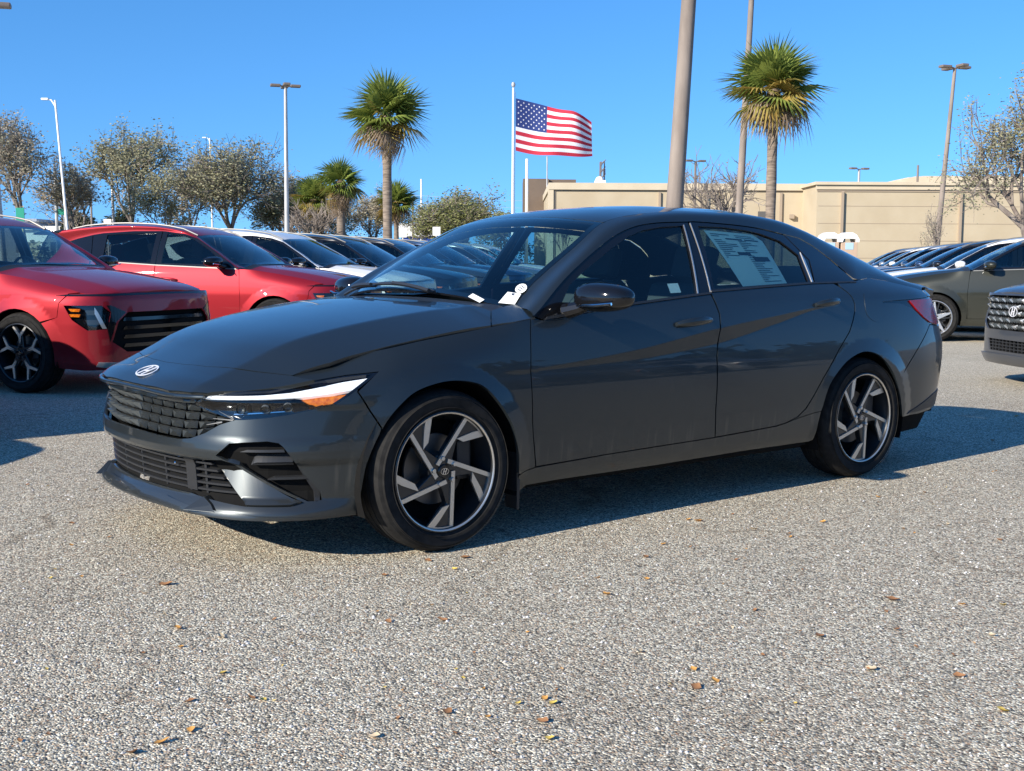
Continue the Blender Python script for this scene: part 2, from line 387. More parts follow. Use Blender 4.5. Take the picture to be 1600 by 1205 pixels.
# ------------------------------------------------------------------ wheels (axle along y, outer face towards -y)
def wheel_parts(root, style, R=.322, rim=.236, wid=.225, light='machined'):
    h = wid/2
    prof = [(rim-.006, -h+.022), (rim+.006, -h+.008), (rim+.030, -h-.002), (rim+.055, -h-.004), (R-.030, -h+.004), (R-.014, -h+.014), (R-.005, -h+.030),
            (R, -h+.045), (R, -.045), (R-.008, -.043), (R-.008, -.037), (R, -.035), (R, -.004), (R-.008, -.002), (R-.008, .004), (R, .006), (R, .036), (R-.008, .038), (R-.008, .044), (R, .046),
            (R, h-.045), (R-.008, h-.02), (R-.03, h-.004), (rim+.03, h), (rim-.006, h-.02)]
    V, F = lathe(prof, 72); ty = obj('tyre', V, F, M['rubber'], root, True, 28)
    # shallow sidewall ribs
    b = B()
    for rr in (rim+.018, rim+.062):
        V, F = lathe([(rr-.0012, -h-.0035), (rr, -h-.0065), (rr+.0012, -h-.0035)], 60); b.add(V, F)
    b.out('sidewall_rib', M['rubber'], ty, True)
    dk = M['wheel_dark'] if style != 'star' else M['wheel_silver']
    V, F = lathe([(rim+.002, -h+.014), (rim+.004, -h+.004), (rim-.002, -h+.001), (rim-.008, -h+.006), (rim-.012, -h+.03), (rim-.03, -h+.06), (rim-.035, h-.03), (rim, h-.01)], 72)
    obj('rim', V, F, dk, root, True, 40)
    if style == 'turbine':
        V, F = lathe([(rim-.0075, -h+.0045), (rim-.004, -h+.0005), (rim-.0015, -h+.0003)], 72); obj('rim_edge', V, F, M['machined'], root, True, 60)
    V, F = lathe([(.0, -.02), (.142, -.02), (.145, -.012), (.142, .0), (.0, .0)], 40); obj('brake_disc', V, F, M['disc'], root, True, 30)
    b = B(); b.box((.125, -.028, .03), (.07, .05, .16)); b.out('brake_caliper', M['satin_black'], root, bevel=.01)
    V, F = lathe([(.0, .03), (.215, .03)], 30); obj('backing_plate', V, F, M['matt_black'], root)
    yf = -h+.016                                     # front plane of the spokes
    Rr = rim-.006
    def bar(b, pts, y0, y1): b.prism([(p[0]*Rr, p[1]*Rr) for p in pts], y0, y1)
    b = B(); V, F = lathe([(.0, yf+.02), (.052, yf+.016), (.066, yf+.022), (.074, yf+.06), (.07, .02)], 30); b.add(V, F); b.out('hub', dk, root, True, 40)
    for k in range(5):
        a = -2*pi*k/5; ca, sa = cos(a), sin(a)
        rt = lambda P: [(p[0]*ca-p[1]*sa, p[0]*sa+p[1]*ca) for p in P]
        if style == 'turbine':
            arc = [(cos(radians(d)), sin(radians(d))) for d in (64, 58, 52, 46, 39)]
            body = [(-.17, .10), (.40, .86)]+arc+[(.80, .58), (.28, .50), (.17, .13), (.0, .0)]
            b = B(); bar(b, rt(body), yf+.009, yf+.045); b.out('spoke', M['wheel_dark'], root, bevel=.003, seg=1)
            b = B()
            bar(b, rt([(-.175, .14), (-.11, .10), (.495, .858), (.438, .905)]), yf+.002, yf+.012)
            bar(b, rt([(.26, .54), (.40, .475), (.845, .535), (.785, .645), (.60, .625)]), yf+.002, yf+.012)
            bar(b, rt([(p[0]*.998, p[1]*.998) for p in arc]+[(p[0]*.965, p[1]*.965) for p in arc[::-1]]), yf+.001, yf+.011)
            b.out('spoke_face', M['machined'], root)
        elif style == 'star':
            b = B(); bar(b, rt([(-.17, .12), (-.05, .97), (.05, .97), (.17, .12), (.0, .0)]), yf+.004, yf+.05)
            b.out('spoke', M['wheel_silver'], root, bevel=.004, seg=1)
            b = B()
            for s_ in (-1, 1): bar(b, rt([(s_*.16, .14), (s_*.30, .94), (s_*.23, .965), (s_*.09, .30)]), yf+.012, yf+.04)
            b.out('spoke_web', M['wheel_dark'], root)
        else:                                        # five long blades forking at the rim
            b = B(); bar(b, rt([(-.15, .12), (-.10, .60), (-.34, .92), (-.20, .965), (.0, .72), (.20, .965), (.34, .92), (.10, .60), (.15, .12), (0, 0)]), yf+.012, yf+.05)
            b.out('spoke', M['wheel_dark'], root, bevel=.004, seg=1)
            b = B()
            for s_ in (-1, 1): bar(b, rt([(s_*.02, .30), (s_*.06, .58), (s_*.33, .91), (s_*.26, .94), (s_*.0, .66)]), yf+.004, yf+.014)
            b.out('spoke_face', M['machined'], root)
        th = radians(100+72*k); b = B()
        V, F = lathe([(.0, -.002), (.008, -.002), (.0105, .002), (.0105, .02)], 8); b.add([(v[0]+.053*cos(th), v[1]+yf-.003, v[2]+.053*sin(th)) for v in V], F)
        b.out('lug_nut', M['satin_metal'] if style == 'turbine' else M['satin_black'], root, True)
    V, F = lathe([(.0, yf+.001), (.024, yf+.002), (.028, yf+.006), (.029, yf+.02)], 28); cp = obj('centre_cap', V, F, M['gloss_black'], root, True, 40)
    e = emblem_mesh(.038, .026, .002); e.out('cap_emblem', M['chrome'], cp, loc=(0, yf+.001, 0))
def wheel_set(car, spots, **k):
    protos = None
    for i, (x, y, rz) in enumerate(spots):
        if protos is None:
            w_ = bpy.data.objects.new('wheel', None); COL.objects.link(w_); w_.parent = car; wheel_parts(w_, **k); protos = w_
        else: w_ = copy_tree(protos, car)
        w_.location = (x, y, k.get('R', .322)); w_.rotation_euler = (0, 0, rz)
        if i in (1,): w_.rotation_euler = (0, 0, rz)
# ------------------------------------------------------------------ hero sedan: surfaces
S_PLAN = [(-.925, 0), (-.915, -.2), (-.885, -.40), (-.825, -.58), (-.72, -.72), (-.56, -.81), (-.36, -.865), (-.1, -.895), (.3, -.908), (.9, -.912), (1.6, -.912), (2.3, -.912),
          (2.8, -.910), (3.1, -.902), (3.35, -.88), (3.56, -.82), (3.71, -.69), (3.79, -.42), (3.81, 0)]
def zA(x): return pchip([-.6, .2, .45, 1.0, 1.55, 2.0, 2.35, 2.6, 4.2], [.66, .69, .705, .755, .835, .885, .92, .93, .93], x)
def zB(x): return pchip([-.6, .2, .45, 1.0, 1.55, 2.0, 2.35, 2.6, 4.2], [.66, .685, .695, .715, .765, .845, .91, .93, .93], x)
def profile(zs, slopes):
    """integral over height of a slope profile, zero at z = .6"""
    z = np.linspace(.0, 2.2, 2201); v = np.interp(z, zs, slopes); k = np.ones(9)/9; v = np.convolve(np.r_[[v[0]]*4, v, [v[-1]]*4], k, 'valid')
    I = np.r_[0, np.cumsum((v[1:]+v[:-1])/2*(z[1]-z[0]))]; I -= np.interp(.6, z, I); return lambda q: np.interp(q, z, I)
_prof = profile([.05, .16, .22, .28, .34, .45, .55, .62, .70, .80, .90, .945, .985, 1.4], [-1.2, -.8, -.45, -.20, -.10, -.075, -.03, .04, .085, .15, .25, .32, .50, .80])
def _sb(x, z):
    a = zA(x); b = zB(x); c = np.clip(z, b, a)      # the facet between the two door creases leans outwards
    return _prof(z)-(_prof(c)-_prof(b))-.075*(c-b)
def flare(x, z, cx, cz, r0, w_, h):
    r = np.hypot(x-cx, z-cz); t = np.clip((r-r0)/w_, 0, 1); return h*(1-t)*sstep(.20, .30, z)
def s_inset(sv, x, z):
    x = np.asarray(x, float); z = np.asarray(z, float)
    side = _sb(x, z)-flare(x, z, .005, .32, .35, .075, .016)-flare(x, z, 2.73, .30, .37, .08, .016)
    zE = pchip([-.7, -.5, -.35, -.06, .25, .46, .8], [.72, .74, .775, .831, .881, .92, 1.1], x)
    ex = pchip([-.7, -.5, -.35, -.06, .25, .42, .5], [.085, .080, .075, .055, .025, .0, .0], x)
    side = side+ex*np.clip((z-(zE-.13))/.13, 0, 1.6)**2*(x < .5)
    fr = np.interp(z, [.10, .17, .185, .21, .235, .26, .39, .405, .44, .475, .50, .60, .612, .645, .655, .70, .76, .84, .95], [.06, .02, .0, .0, .015, .035, .025, .004, .0, .004, .012, .030, .022, .030, .04, .075, .15, .25, .40])
    w_ = sstep(.85, 1.35, sv); d = fr*(1-w_)+side*w_
    wr = sstep(4.9, 5.5, sv)
    re = np.interp(z, [.20, .30, .40, .60, .70, .80, .87, .93, .97, 1.1, 1.3], [.10, .05, .02, -.02, -.02, .03, .07, .11, .10, .13, .2])
    d = d*(1-wr)+re*wr
    return d+sstep(.95, 1.2, z)*.10*np.clip((x-1.9)/1.0, 0, 2)**2
SW = Wrap(S_PLAN, s_inset)
def s_zc(x): return pchip([-.95, -.905, -.86, -.78, -.66, -.55, -.45, -.3, -.1, .15, .30, .36, .55, .8, 1.0, 1.2, 1.4, 1.7, 2.0, 2.3, 2.6, 2.9, 3.15, 3.4, 3.6, 3.75, 3.86],
                          [.62, .655, .688, .722, .775, .825, .858, .893, .93, .967, .984, 1.008, 1.125, 1.260, 1.345, 1.392, 1.418, 1.435, 1.435, 1.415, 1.362, 1.285, 1.21, 1.13, 1.065, 1.04, 1.045], x)
def hood_f(x, y):
    a = np.abs(y); w_ = pchip([-1, -.6, -.3, .1, .5], [.80, .80, .82, .835, .84], x)
    yr = pchip([-.95, -.9, -.6, -.2, .5], [.46, .46, .49, .55, .64], x)
    crown = pchip([-1, -.6, -.2, .5], [.030, .030, .035, .05], x)*(a/w_)**2
    e = np.clip(a-yr, 0, 1); k = pchip([-.95, -.6, -.3, .2, .5], [.16, .22, .27, .20, .14], x)
    drop = np.where(e < .03, k*e*e/.06, k*(e-.015)); back = .30*np.clip(a-.15, 0, 1)**2
    xx = x-back*sstep(.1, -.9, x); return np.where(xx > .30, .984+(xx-.30)*.10, s_zc(np.minimum(xx, .30)))-crown-drop
def roof_f(x, y):
    a = np.abs(y); bow = .22*a*a*sstep(1.3, .9, x)-.20*a*a*sstep(2.4, 2.9, x)*sstep(3.7, 3.3, x)
    return s_zc(x-bow)-.085*a**2-.18*np.clip(a-.30, 0, 1)**2
HOOD = Height(hood_f); ROOF = Height(roof_f)
def mir(P): return [(-a, b) for a, b in P[::-1]]
def mirY(P): return [(a, -b) for a, b in P[::-1]]

def cabin(car, x0, x1, zs, zbelt, yw, wheel=True, cloth='cloth'):
    """seats, dashboard and steering wheel seen through the glass"""
    def seat(x, y, name='seat'):
        b = B(); b.box((x, y, zs+.04), (.50, .48, .16)); o = b.out(name, M[cloth], car, True, bevel=.05, seg=3)
        R = Matrix.Rotation(radians(18), 3, 'Y'); b = B(); b.box((x+.30, y, zs+.34), (.14, .48, .56), R); b.out('seat_back', M[cloth], o, True, bevel=.05, seg=3)
        b = B(); b.box((x+.42, y, zs+.72), (.09, .26, .17), R); b.out('headrest', M[cloth], o, True, bevel=.035, seg=3)
    for y in (-.36, .36): seat(x0, y)
    b = B(); b.box((x1, 0, zs+.04), (.50, 1.25, .18)); o = b.out('rear_seat', M[cloth], car, True, bevel=.05)
    R = Matrix.Rotation(radians(22), 3, 'Y'); b = B(); b.box((x1+.32, 0, zs+.32), (.14, 1.22, .52), R); b.out('seat_back', M[cloth], o, True, bevel=.05)
    for y in (-.38, .38): b = B(); b.box((x1+.43, y, zs+.64), (.08, .25, .13), R); b.out('headrest', M[cloth], o, True, bevel=.03)
    b = B(); b.box(((x0+x1)/2+.1, 0, zs-.12), (x1-x0+1.7, 1.5, .06)); b.out('cabin_floor', M['matt_black'], car)
    b = B(); b.prism([(x0-.95, zbelt-.30), (x0-.95, zbelt-.06), (x0-.80, zbelt-.015), (x0-.52, zbelt-.02), (x0-.44, zbelt-.10), (x0-.50, zbelt-.40)], -yw, yw); b.out('dashboard', M['satin_black'], car, True, bevel=.02)
    if wheel:
        c = Vector((x0-.32, -.36, zbelt-.06)); R = Matrix.Rotation(radians(-66), 3, 'Y'); b = B()
        P = [c+R @ Vector((.18*cos(a), .18*sin(a), 0)) for a in np.linspace(0, 2*pi, 28)]; b.tube(P, .014, 6)
        for a in (0, 2.1, 4.2): b.tube([c+R @ Vector((.17*cos(a), .17*sin(a), 0)), c], .014, 6)
        b.tube([c-R @ Vector((0, 0, .0)), c+R @ Vector((0, 0, -.14))], .04, 8); b.out('steering_wheel', M['satin_black'], car, True)
def door_handle(name, S, s0, z0, L_, parent, m=None, ang=.06):
    """pull handle standing off the door over a scooped recess"""
    outs = []
    for sg in (-1, 1):
        P = []
        for t in np.linspace(0, 1, 9):
            p = S.pos([[s0+t*L_, z0+ang*L_*t]])[0]; n = surf_normal(S, [[s0+t*L_, z0+ang*L_*t]])[0]; n = n if n[1] < 0 else -n
            P.append(p+n*(.006+.030*sin(pi*min(max(t, .0), 1))**.5))
        b = B(); V = []; n_ = 10
        for i, p in enumerate(P):
            t = i/8; ry = .010; rz = .010+.009*sin(pi*t)**.6
            V += [(p[0], p[1]*-sg*(-1)+0 if False else (p[1]+ry*cos(2*pi*k/n_))*(-sg if False else 1), p[2]+rz*sin(2*pi*k/n_)) for k in range(n_)]
        F = [(i*n_+k, i*n_+(k+1) % n_, (i+1)*n_+(k+1) % n_, (i+1)*n_+k) for i in range(8) for k in range(n_)]+[tuple(range(n_)), tuple(range(8*n_, 9*n_))]
        if sg == 1: V = [(v[0], -v[1], v[2]) for v in V]
        b.add(V, F); outs.append(b.out(name, m, parent if not isinstance(parent, (list, tuple)) else parent[0 if sg == -1 else 1], True, 50))
    return outs
def mirror_pod(S, s0, z0, parents, m_top, m_low, sc=1.0):
    """exterior mirror: arm, housing, turn-signal blade, glass"""
    for i, sg in enumerate((1, -1)):
        p = S.pos([[s0, z0]])[0]; par = parents[i]
        def T(V): return [((p[0]+v[0]*sc), (p[1]+v[1]*sc)*sg, p[2]+v[2]*sc) for v in V]
        b = B(); b.tube(T([(.0, .03, -.02), (.03, -.05, .0), (.06, -.10, .03)]), [.035*sc, .028*sc, .03*sc], 10); b.out('mirror_arm', m_low, par, True)
        V = []; F = []; nu, nv = 14, 20; cx, cy, cz = .075, -.155, .045
        for a in range(nu+1):
            th = pi*a/nu
            for c in range(nv):
                ph = 2*pi*c/nv; e = lambda v, q: math.copysign(abs(v)**q, v)
                lx, ly, lz = e(sin(th), .75)*e(cos(ph), .8), e(cos(th), .85), e(sin(th), .75)*e(sin(ph), .8)
                X = lx*.062 if lx > 0 else lx*.085
                V.append((cx+X+.02*ly*-1, cy+ly*.125, cz+lz*.058*(1-.12*(-ly))))
        for a in range(nu):
            for c in range(nv): F.append((a*nv+c, a*nv+(c+1) % nv, (a+1)*nv+(c+1) % nv, (a+1)*nv+c))
        b = B(); b.add(T(V), F); h = b.out('mirror_housing', m_top, par, True, 60)
        b = B(); b.tube(T([(cx-.060, cy+.105, cz-.035), (cx-.079, cy+.05, cz-.032), (cx-.086, cy-.03, cz-.030), (cx-.066, cy-.105, cz-.022)]), .006*sc, 6); b.out('turn_signal', M['chrome'], h, True)
        b = B(); b.add(T([(cx+.0625, cy-.085, cz-.034), (cx+.0625, cy+.085, cz-.034), (cx+.0625, cy+.085, cz+.034), (cx+.0625, cy-.085, cz+.034)]), [(0, 1, 2, 3)]); b.out('mirror_glass', M['chrome'], h)
def liner(car, S, s0, s1, z0, z1, arches, off=.035, out=None):
    """dark inner shell behind the panel gaps, and the wheel houses"""
    out = out or [(s0, z0), (s1, z0), (s1, z1), (s0, z1)]
    P, T = tri_region(out, [a for a in arches], .08)
    N = surf_normal(S, P); V = S.pos(P); N *= np.where(((V-[1.6, 0, .5])*N).sum(1) > 0, 1, -1)[:, None]; V = V-N*off
    VV = list(map(tuple, V)); VV += [(v[0], -v[1], v[2]) for v in V]; n = len(V); F = [tuple(t) for t in T]+[tuple(t+n)[::-1] for t in T]
    obj('inner_lining', VV, F, M['matt_black'], car)
def wheel_house(car, xs, r, zc, y0=-.88, y1=-.52):
    for x in xs:
        for sg in (1, -1):
            b = B(); n = 24; V = []; F = []
            for k in range(n+1):
                a = -.35+(pi+.7)*k/n; V += [(x+r*cos(a), y0*sg, zc+r*sin(a)), (x+r*cos(a), y1*sg, zc+r*sin(a))]
            for k in range(n): F.append((2*k, 2*k+1, 2*k+3, 2*k+2))
            V.append((x, y1*sg, zc)); F += [(2*k+1, 2*n+2, 2*k+3) for k in range(n)]
            b.add(V, F); b.out('wheel_arch_liner', M['matt_black'], car)

# ------------------------------------------------------------------ hero sedan: parts
def build_sedan():
    car = empty('grey_sedan', 'dark grey four-door sedan parked in the foreground with a price sheet in its rear window', 'car', (0, 0, 0))
    P_ = M['grey_paint']; G = .014
    farch = [(1.168, .189), (1.164, .281), (1.188, .41), (1.250, .531), (1.322, .609), (1.398, .655), (1.515, .680), (1.625, .674), (1.708, .644), (1.790, .559), (1.846, .474), (1.880, .374), (1.895, .274), (1.925, .178)]
    fa = catmull(farch, 6)
    rarch = catmull([(3.842, .232), (3.853, .327), (3.907, .503), (4.007, .607), (4.119, .663), (4.232, .68), (4.351, .646), (4.465, .556), (4.55, .434), (4.606, .30)], 6)
    hl_top = [(.533, .651), (.701, .664), (.812, .668), (.896, .681), (1.001, .698), (1.127, .715), (1.248, .725)]
    hl_bot = [(1.248, .725), (1.153, .665), (1.068, .615), (.991, .598), (.893, .579), (.794, .567), (.71, .56), (.676, .559)]
    g_right = [(.676, .559), (.492, .598), (.476, .611)]
    g_bot = [(0, .472), (.112, .472), (.29, .469), (.396, .470), (.469, .479), (.542, .504), (.608, .538), (.676, .559)]
    # front bumper: one skin over both halves, with openings
    near = g_bot+[q for q in hl_bot[::-1][1:-1]]+[(1.150, .655)]+[(1.235, .515)]+[tuple(q) for q in fa if q[1] < .50 and q[0] < 1.4][::-1]+[(1.031, .193), (.903, .199), (.716, .204), (.541, .208), (.465, .211), (.319, .216), (.166, .218), (0, .219)]
    low_hole = [(0, .404), (.108, .405), (.314, .402), (.465, .400), (.527, .401), (.712, .246), (.418, .268), (.332, .265), (.129, .265), (0, .264)]
    vane = [(.527, .401), (.626, .407), (.648, .400), (.659, .394), (.753, .343), (.863, .283), (.930, .249), (.890, .240), (.718, .241)]
    curtain = [(.66, .474), (.72, .480), (.808, .485), (.850, .478), (.868, .462), (.945, .352), (1.005, .285), (1.012, .255), (.992, .251), (.955, .252), (.880, .288), (.768, .348), (.690, .392), (.60, .425)]
    full = near+mir(near)[1:-1] if False else near+[(-a, b) for a, b in near[::-1]][1:-1]
    lh_full = low_hole+[(-a, b) for a, b in low_hole[::-1]][1:-1]
    van_m = [(-a, b) for a, b in vane]; cur_m = [(-a, b) for a, b in curtain]
    # the vane touches the lower opening, so both are cut as one hole per side
    hole_n = [(0, .404), (.108, .405), (.314, .402), (.465, .400), (.527, .404), (.626, .410), (.648, .403), (.659, .397), (.753, .346), (.863, .286), (.940, .249), (.890, .237), (.712, .238), (.418, .262), (.332, .262), (.129, .262), (0, .261)]
    hole = hole_n+[(-a, b) for a, b in hole_n[::-1]][1:-1]
    bump = panel('front_bumper', SW, full, P_, car, [hole, curtain, cur_m], G, mirror=False)[0]
    # soft facet that frames the side intake
    def ridge(P): return .010+0*P[:, 0]
    # lower grille: backing, slats and uprights
    panel('lower_grille_backing', SW, lh_full, M['matt_black'], bump, g=.05, off=-.075, thick=0, mirror=False)
    for k in range(5):
        z0 = .278+.0255*k; xe = .700-(z0-.25)*1.14
        out = [(-xe, z0), (xe, z0), (xe-.008, z0+.0075), (-xe+.008, z0+.0075)]
        panel('grille_slat', SW, out, M['satin_black'], bump, g=.03, off=-.012, thick=.035, mirror=False)
    for s_ in (-.50, -.40, -.22, 0.0, .22, .40, .50):
        panel('grille_upright', SW, [(s_-.006, .266), (s_+.006, .266), (s_+.006, .402), (s_-.006, .402)], M['satin_black'], bump, g=.03, off=-.022, thick=.03, mirror=False)
    for sg in (1, -1):                               # solid outer thirds of the lower grille
        q = [(.405, .262), (.73, .236), (.75, .30), (.56, .405), (.405, .404)]
        q = q if sg == 1 else [(-a, b) for a, b in q]
        panel('grille_blank', SW, q, M['grille_grey'], bump, g=.04, off=-.060, thick=0, mirror=False)
    panel('sensor_panel', SW, [(.395, .275), (.455, .273), (.455, .397), (.395, .398)], M['satin_black'], bump, g=.03, off=-.010, thick=.02, mirror=False)
    b = B(); p = SW.pos([[.345, .372]])[0]; V, F = lathe([(0, 0), (.007, .001), (.009, .006)], 12); b.add([(v[0]*.5+v[1]+p[0]-.008, v[0]+p[1], v[2]+p[2]) for v in V], F); b.out('park_sensor', M['chrome'], bump, True)
    # lit vane: a blade that starts proud at the grille and runs back into the corner
    def voff(P): return .006-.36*np.clip(P[:, 1]-.243, 0, 1)+.02*np.clip(P[:, 0]-.62, 0, .3)
    panel('bumper_vane', SW, vane, P_, bump, g=G, off=voff, thick=.03)
    # side intake: recess with three shelves
    def coff(P): return -.042+.026*sstep(.62, .97, P[:, 0])*0
    panel('intake_recess', SW, [(a+(.012 if a > .9 else -.012)*0, b_) for a, b_ in curtain], M['intake_grey'], bump, g=.03, off=-.046, thick=0)
    for (a0, a1, zz) in ((.70, .872, .447), (.735, .905, .392), (.80, .955, .338)):
        panel('intake_shelf', SW, [(a0, zz-.003), (a1, zz-.003), (a1-.004, zz+.007), (a0+.03, zz+.006)], M['satin_black'], bump, g=.02, off=-.008, thick=.04)
    for a0 in (.985,): panel('intake_blade', SW, [(.905, .405), (.925, .405), (1.006, .285), (1.005, .256), (.985, .256), (.983, .283)], M['satin_black'], bump, g=.02, off=-.012, thick=.04)
    # splitter lip with a raised fin at each side
    lip = [(0, .205), (.30, .203), (.47, .197), (.541, .196), (.716, .192), (.93, .187), (1.15, .184), (1.15, .189), (.93, .198), (.716, .210), (.541, .216), (.465, .220), (.30, .236), (0, .238)]
    lipf = lip+[(-a, b) for a, b in lip[::-1]][1:-1]
    panel('splitter_lip', SW, lip[:-1]+[(0, .238)]+[(-a, b) for a, b in lip[::-1]][1:-1], P_, bump, g=.02, off=lambda P: .014*(1-sstep(.62, 1.10, np.abs(P[:, 0]))), thick=.05, mirror=False)
    for sg in (1, -1):
        q = np.array([SW.pos([[s_, z_]])[0] for s_, z_ in ((.455, .214), (.515, .262), (.57, .238), (.60, .214))])
        nn = np.array([-.85, -.5, 0]); A = q+nn*.016; A[0] += nn*.026; Bq = q-nn*.02
        V = [tuple(v*[1, sg, 1]) for v in np.vstack([A, Bq])]; b = B(); b.add(V, [(0, 1, 2, 3), (7, 6, 5, 4), (0, 4, 5, 1), (1, 5, 6, 2), (2, 6, 7, 3), (3, 7, 4, 0)]); b.out('splitter_fin', P_, bump, bevel=.002)
    # nose panel between grille and bonnet
    nose = [(-.905, 0), (-.904, -.127), (-.893, -.333), (-.863, -.468), (-.827, -.541), (-.73, -.641), (-.66, -.700), (-.595, -.746), (-.520, -.792), (-.545, -.753), (-.568, -.706), (-.648, -.581), (-.689, -.505), (-.735, -.330), (-.757, -.162), (-.764, 0)]
    nosef = nose+[(a, -b) for a, b in nose[::-1]][1:-1]
    npn = panel('nose_panel', HOOD, nosef, P_, car, g=G, mirror=False)[0]
    e = emblem_mesh(.148, .088, .0022).out('hood_emblem', M['emblem'], npn)
    c = HOOD.pos([[-.842, 0.0]])[0]; n = surf_normal(HOOD, [[-.842, 0.0]])[0]; n = n*np.sign(n[2])
    ex = Vector((0, -1, 0)); ez = -Vector(n).cross(ex)*-1; ey = -Vector(n); ez = ex.cross(ey)
    e.matrix_world = Matrix(((ex[0], ey[0], ez[0], c[0]+n[0]*.002), (ex[1], ey[1], ez[1], c[1]), (ex[2], ey[2], ez[2], c[2]+n[2]*.002), (0, 0, 0, 1)))
    strip = [(0, .614), (.17, .612), (.372, .610), (.480, .612), (.533, .651), (.430, .655), (.281, .658), (.053, .659), (0, .659)]
    panel('grille_trim', SW, strip+[(-a, b) for a, b in strip[::-1]][1:-1], P_, npn, g=.015, off=.004, thick=.03, mirror=False)
    ed = HOOD.pos([(-.909, 0), (-.908, -.127), (-.898, -.333), (-.868, -.468), (-.835, -.535)])+[-.002, 0, -.012]; ed = np.vstack([ed*[1, -1, 1], ])[::-1].tolist()+ed.tolist()[1:]
    b = B(); b.tube(catmull(ed, 5), .0085, 10); b.out('grille_lip', P_, npn, True)
    # bonnet
    hood = [(-.762, 0), (-.755, -.162), (-.733, -.330), (-.686, -.500), (-.645, -.578), (-.564, -.708), (-.5, -.728), (-.429, -.752), (-.352, -.761), (-.062, -.812), (.255, -.853), (.300, -.790), (.353, -.722), (.305, -.567), (.268, -.316), (.252, 0)]
    panel('bonnet', HOOD, hood+[(a, -b) for a, b in hood[::-1]][1:-1], P_, car, g=G, mirror=False)
    cowl = [(.252, 0), (.268, -.316), (.305, -.567), (.353, -.716), (.455, -.700), (.40, -.4), (.37, 0)]
    panel('cowl_cover', HOOD, cowl+[(a, -b) for a, b in cowl[::-1]][1:-1], M['satin_black'], car, g=.03, off=-.010, mirror=False, thick=0)
    panel('cowl_corner', HOOD, [(.358, -.722), (.262, -.850), (.36, -.870), (.47, -.872), (.50, -.80), (.505, -.700), (.455, -.700)], P_, car, g=.03, off=-.001)
    # grille: rows of faceted tiles in a dark recess
    gx_ = [(0, .474), (.29, .471), (.40, .473), (.469, .482), (.542, .507), (.608, .540), (.66, .557), (.50, .594), (.476, .608), (.17, .608), (0, .609)]
    gr = panel('grille', SW, gx_+[(-a, b) for a, b in gx_[::-1]][1:-1], M['matt_black'], car, g=.04, off=-.06, thick=0, mirror=False)[0]
    def gz0(s_): return np.interp(abs(s_), [0, .29, .396, .469, .542, .608, .676], [.474, .471, .472, .482, .507, .541, .56])
    def gz1(s_): return np.interp(abs(s_), [0, .372, .476, .492, .60, .676], [.610, .608, .609, .598, .575, .56])
    nc, nr = 7, 4
    for i in range(nc):
        for j in range(nr):
            for sg in (1, -1):
                a0 = (i/nc)*.64; a1 = ((i+.82)/nc)*.64; sk = .012
                q = []
                for (a, t) in ((a0, j/nr), (a1, j/nr), (a1, (j+.86)/nr), (a0, (j+.86)/nr)):
                    q.append((a+sk*t, t))
                if a1 > .56 and j in (0, 3): continue
                V = []
                for a, t in q: z_ = gz0(a)+(gz1(a)-gz0(a))*t; p = SW.pos([[a*sg, z_]])[0]; V.append((p[0]+.038, p[1], p[2]))
                am = a0+(a1-a0)*.92+sk*j/nr; t = (j+.78)/nr; p = SW.pos([[am*sg, gz0(am)+(gz1(am)-gz0(am))*t]])[0]; V.append((p[0]+.004, p[1], p[2]))
                am2 = a0+(a1-a0)*.08+sk*j/nr; p = SW.pos([[am2*sg, gz0(am2)+(gz1(am2)-gz0(am2))*(j+.80)/nr]])[0]; V.append((p[0]+.026, p[1], p[2]))
                F = [(0, 1, 4), (0, 4, 5), (1, 2, 4), (2, 3, 5, 4), (3, 0, 5)]
                if sg == -1: F = [f[::-1] for f in F]
                obj('grille_tile', V, F, M['grille_grey'], gr)
    for (a, b_) in (((.60, .588), (.672, .561)), ((.575, .560), (.668, .558)), ((.545, .535), (.62, .549))):
        for sg in (1, -1):
            p0 = SW.pos([[a[0]*sg, a[1]]])[0]; p1 = SW.pos([[b_[0]*sg, b_[1]]])[0]; b = B(); b.tube([p0, p1], [.001, .0035], 4); b.out('grille_accent', M['rail_grey'], gr)
    # headlights
    hl = hl_top+hl_bot[1:]+[(.492, .598), (.476, .611)]
    c0 = np.mean(hl, axis=0); shr = lambda P, f: [tuple(c0+(np.array(p)-c0)*f) for p in P]
    hs = panel('headlight', SW, hl, M['gloss_black'], car, g=.02, off=-.045, thick=0)
    hw = panel('lamp_rim', SW, hl, M['gloss_black'], car, [shr(hl, .93)], .02, off=-.001, thick=.05)
    drl = [(.52, .630), (.539, .645), (.706, .650), (.793, .653), (.895, .660), (.997, .675), (1.1, .693), (1.199, .706), (1.142, .666), (1.033, .652), (.913, .642), (.794, .638), (.709, .637)]
    amb = [(.939, .634), (1.071, .649), (1.115, .652), (1.069, .618), (1.049, .610), (.997, .601)]
